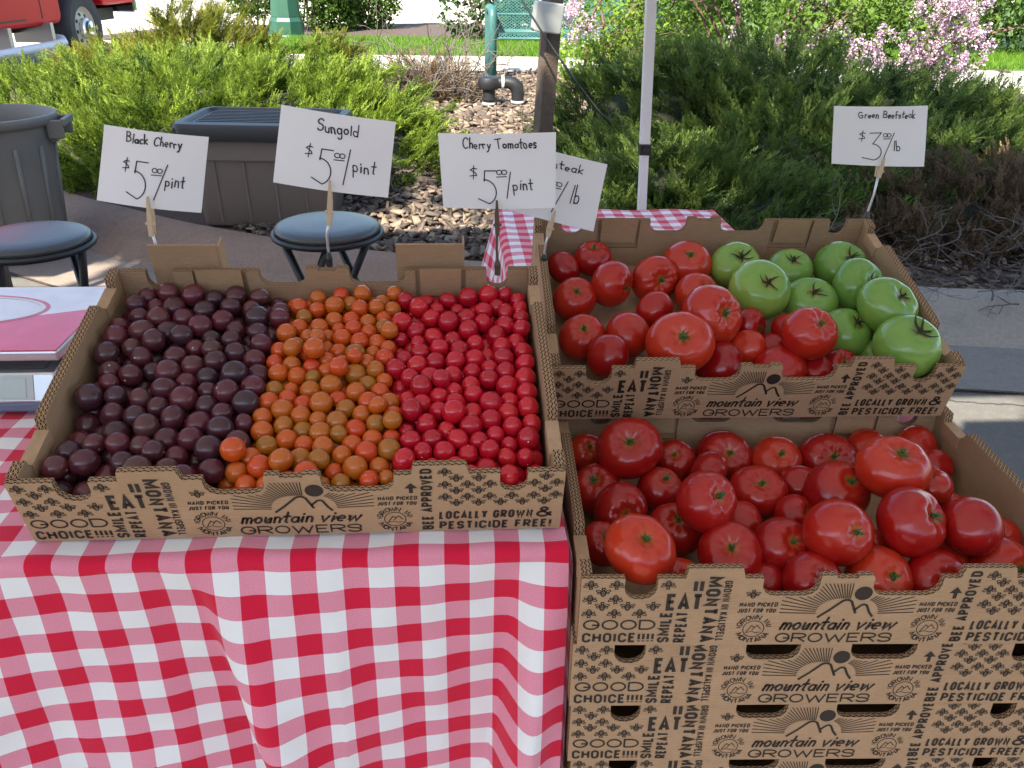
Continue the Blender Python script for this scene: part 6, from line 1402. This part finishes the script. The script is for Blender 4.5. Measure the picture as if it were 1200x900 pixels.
# pickup truck, only its near lower corner is in the picture
hub = at(93, 33, z=.13+.40)
TA = rad(84)
t = empty('pickup_truck', 'red pickup truck with tan wheel and white step tube at the top left', 'truck', (hub[0], hub[1], .13), rot=(0, 0, TA))
# local frame: +x away along the truck, -y the side that faces the picture
def wheel(x, y):
    mb = MB(); prof = [(.235, -.095), (.30, -.115), (.37, -.115), (.395, -.09), (.40, -.05), (.40, .05), (.395, .09), (.36, .115), (.235, .10)]
    n = 40; V = []; F = []
    for (r_, d) in prof:
        for k in range(n): V.append((x+r_*math.cos(2*PI*k/n), y+d, .40+r_*math.sin(2*PI*k/n)))
    for i in range(len(prof)-1):
        for k in range(n): F.append((i*n+k, i*n+(k+1) % n, (i+1)*n+(k+1) % n, (i+1)*n+k))
    mb.add(V, F); wt = obj('wheel', MB().box(x-.05, x+.05, y-.02, y+.10, .35, .45), M['black_plastic'], t)
    obj('tyre', mb, M['rubber'], wt, auto=40)
    mb = MB(); prof = [(.238, -.085), (.228, -.098), (.205, -.07), (.18, -.055), (.12, -.075), (.10, -.075)]
    V = []; F = []
    for (r_, d) in prof:
        for k in range(n):
            V.append((x+r_*math.cos(2*PI*k/n), y+d, .40+r_*math.sin(2*PI*k/n)))
    for i in range(len(prof)-1):
        for k in range(n): F.append((i*n+k, i*n+(k+1) % n, (i+1)*n+(k+1) % n, (i+1)*n+k))
    mb.add(V, F); obj('rim', mb, pm('cream_steel_rim', (.52, .46, .36), .4), wt, auto=40)
    mb = MB(); 
    for k in range(8):
        a = 2*PI*k/8+.2; cx, cz = x+.15*math.cos(a), .40+.15*math.sin(a); mb.tube([(cx, y-.072, cz), (cx, y-.05, cz)], .02, 10)
    obj('vent_hole', mb, M['black_plastic'], wt)
    mb = MB(); V = []; F = []; prof = [(.115, -.075), (.11, -.12), (.085, -.135), (.08, -.17), (.05, -.18), (0.001, -.18)]
    for (r_, d) in prof:
        for k in range(n): V.append((x+r_*math.cos(2*PI*k/n), y+d, .40+r_*math.sin(2*PI*k/n)))
    for i in range(len(prof)-1):
        for k in range(n): F.append((i*n+k, i*n+(k+1) % n, (i+1)*n+(k+1) % n, (i+1)*n+k))
    mb.add(V, F); obj('hub_cap', mb, M['chrome'], wt, auto=40)
wheel(0, .02); wheel(0, 1.55); wheel(-3.6, .02); wheel(-3.6, 1.55)
def side_prism(mb, pts, y0, y1, mi=0):
    n = len(pts); mb.add([(x, y0, z) for x, z in pts]+[(x, y1, z) for x, z in pts], [tuple(range(n)), tuple(range(n, 2*n))[::-1]]+[(i, (i+1) % n, n+(i+1) % n, n+i) for i in range(n)], mi); return mb
arcp = lambda x0, r_: [(x0+r_*math.cos(a), .42+r_*math.sin(a)) for a in np.linspace(PI, 0, 12)]
mb = MB(); side_prism(mb, [(-2.95, .49), (-.56, .49), (-.51, .57), (-.505, 1.25), (-.60, 1.90), (-2.0, 1.92), (-2.55, 1.35), (-2.95, 1.25)], -.10, 1.70); obj('cab', mb, M['red_paint'], t, bevel=.04)
mb = MB(); side_prism(mb, [(-4.6, .60), (-4.15, .60)]+[(-3.6+.5*math.cos(a), .45+.5*math.sin(a)) for a in np.linspace(PI-.3, .3, 10)]+[(-2.96, .60), (-2.96, 1.22), (-4.5, 1.12)], -.09, 1.69); obj('front_end', mb, M['red_paint'], t, bevel=.03)
mb = MB(); side_prism(mb, [(-.50, .95)]+[(.52*math.cos(a), .45+.52*math.sin(a)) for a in np.linspace(PI-1.1, .35, 10)]+[(.62, .62), (1.35, .62), (1.35, 1.25), (-.50, 1.25)], -.10, 1.70); obj('bed', mb, M['red_paint'], t, bevel=.03)
mb = MB(); side_prism(mb, [(-4.4, .42), (1.3, .42), (1.3, .56), (-4.4, .56)], .18, 1.42); side_prism(mb, [(-.52, .5), (.55, .5), (.55, 1.0), (-.52, 1.0)], .30, 1.30); obj('chassis', mb, M['black_plastic'], t)
mb = MB(); side_prism(mb, [(-2.2, 1.36), (-.75, 1.36), (-.78, 1.80), (-1.95, 1.82)], -.106, -.101); obj('side_window', mb, pm('dark_car_glass', (.02, .025, .03), .06, spec=.6), t)
mb = MB(); side_prism(mb, [(-2.35, .56), (-1.25, .56), (-1.25, .575), (-2.35, .575)], -.108, -.101); side_prism(mb, [(-.93, .56), (-.915, .56), (-.915, 1.30), (-.93, 1.30)], -.104, -.101); obj('door_seam', mb, M['black_plastic'], t)
mb = MB(); mb.tube([(-3.0, -.13, .30), (-2.8, -.20, .30), (-1.0, -.20, .30), (-.75, -.18, .31), (-.62, -.10, .33), (-.60, .15, .36)], .048, 12); obj('step_tube', mb, M['white_metal'], t, smooth=True)
for x in (-2.5, -1.7, -.9): obj('step_bracket', MB().box(x-.03, x+.03, -.17, .25, .32, .52), M['steel'], t)
mb = MB(); mb.box(1.36, 1.46, -.08, 1.68, .50, .72); obj('rear_bumper', mb, M['chrome'], t, bevel=.02)

# ================================================================== market canopies
M['canvas'] = None
mt, n_, l_, b_ = nmat('white_canopy_fabric'); b_.inputs['Base Color'].default_value = (.74, .75, .78, 1); b_.inputs['Roughness'].default_value = .8
tr = n_.new('ShaderNodeBsdfTranslucent'); tr.inputs[0].default_value = (.74, .75, .78, 1); ms = n_.new('ShaderNodeMixShader'); ms.inputs[0].default_value = .12
l_.new(b_.outputs[0], ms.inputs[1]); l_.new(tr.outputs[0], ms.inputs[2]); l_.new(ms.outputs[0], n_['Material Output'].inputs['Surface']); M['canvas'] = mt
def canopy(label, x0, x1, y0, y1, zt, peak, pole_at=None):
    t = empty('canopy_tent', label, 'canopy', (x0, y0, 0), 'market canopies'); o3 = Vector((x0, y0, 0))
    cx, cy = (x0+x1)/2, (y0+y1)/2; mb = MB()
    V = [(x0, y0, zt), (x1, y0, zt), (x1, y1, zt), (x0, y1, zt), (cx, cy, zt+peak)]; mb.add([Vector(v)-o3 for v in V], [(0, 1, 4), (1, 2, 4), (2, 3, 4), (3, 0, 4)])
    V2 = [(x0, y0, zt-.22), (x1, y0, zt-.22), (x1, y1, zt-.22), (x0, y1, zt-.22)]
    mb.add([Vector(v)-o3 for v in V[:4]+V2], [(0, 1, 5, 4), (1, 2, 6, 5), (2, 3, 7, 6), (3, 0, 4, 7)]); obj('roof', mb, M['canvas'], t)
    for (x, y) in pole_at:
        p = obj('pole', MB().box(-.0155, .0155, -.0155, .0155, 0, zt-.02), M['white_metal'], t, bevel=.003); p.location = Vector((x, y, 0))-o3
    return t
pb = at(752.8, 228, y=1.58); pt = at(763, 0, y=1.58)
tent = canopy('white square canopy pole with a black clamp behind the tables', -2.05, 1.05, -1.9, 1.60, 2.25, .55, [(-2.0, 1.55), (-2.0, -1.85), (1.0, -1.85)])
ax = (pt-pb)/np.linalg.norm(pt-pb); e0 = pb-ax*(pb[2]/ax[2]); e1 = pb+ax*((2.24-pb[2])/ax[2]); o3 = np.array(tent.location)
def sqpole(mb, a, b, hw):
    V = []
    for e in (a, b):
        for i, j in ((-1, -1), (1, -1), (1, 1), (-1, 1)): V.append((e[0]+i*hw, e[1]+j*hw, e[2]))
    mb.add(V, [(0, 1, 2, 3), (4, 5, 6, 7), (0, 1, 5, 4), (1, 2, 6, 5), (2, 3, 7, 6), (3, 0, 4, 7)])
hp = 4.6*np.linalg.norm(pb-CAM)/F_PX
j0 = at(755.2, 172, y=1.58); mb = MB(); sqpole(mb, e0-o3, j0-o3, hp*1.0); sqpole(mb, j0-o3, e1-o3, hp*1.12); pl = obj('pole', mb, M['white_metal'], tent, bevel=.002)
c0 = at(755.0, 181, y=1.58)-o3; c1 = at(755.6, 168, y=1.58)-o3; mb = MB(); sqpole(mb, c0, c1, hp*1.35); mb.tube([Vector((c0+c1)/2)+Vector((0, -hp*1.3, 0)), Vector((c0+c1)/2)+Vector((0, -hp*2.1, 0))], hp*.7, 12); obj('clamp', mb, M['black_plastic'], pl, bevel=.002)
rt = canopy('unseen white canopy added at the right rear to cast shade', 1.06, 4.2, .08, 2.2, 2.3, .5, [(4.15, 2.15), (4.15, .12)])  # this canopy and the next three are added out of view to shape sunlight
canopy('unseen white canopy added at the right front, leaving a gap for sun', 1.06, 4.2, -3.2, -.26, 2.3, .5, [(4.15, -.30), (4.15, -3.15)])
canopy('unseen white canopy added at the left to cast shade', -5.3, -2.1, -1.9, 1.15, 2.25, .55, [(-5.2, 1.1), (-5.2, -1.8)])
canopy('second unseen canopy added further back at the left to shade the kerb', -5.4, -2.35, 1.45, 2.25, 2.25, .5, [(-5.3, 2.2), (-5.3, 1.5)])
obj('sun_blocker_strip', MB().box(.38, 3.1, -.36, .02, 2.285, 2.29), M['canvas'], rt)  # added strip out of view, cuts the sun gap down to a short patch
# unseen shop front added behind the camera to block the low sky
t = empty('added_building', 'unseen long grey building added behind the camera to block the low sky', 'building', (0, -13, 0))
obj('wall', MB().box(-26, 26, -6, 0, 0, 3.4), pm('grey_stucco', (.16, .155, .15), .9, var=.2, scale=3), t)
obj('roof', MB().box(-26.4, 26.4, -6.4, .5, 3.4, 3.7), pm('dark_roof_edge', (.06, .05, .045), .8), t)
for k in range(10):
    x = -22.5+5*k; wd = obj('window', MB().box(x-1.5, x+1.5, -.02, .05, .7, 2.7), M['white_metal'], t); obj('pane', MB().box(x-1.4, x+1.4, .052, .06, .8, 2.6), pm('dark_shop_glass', (.03, .035, .04), .1), wd)
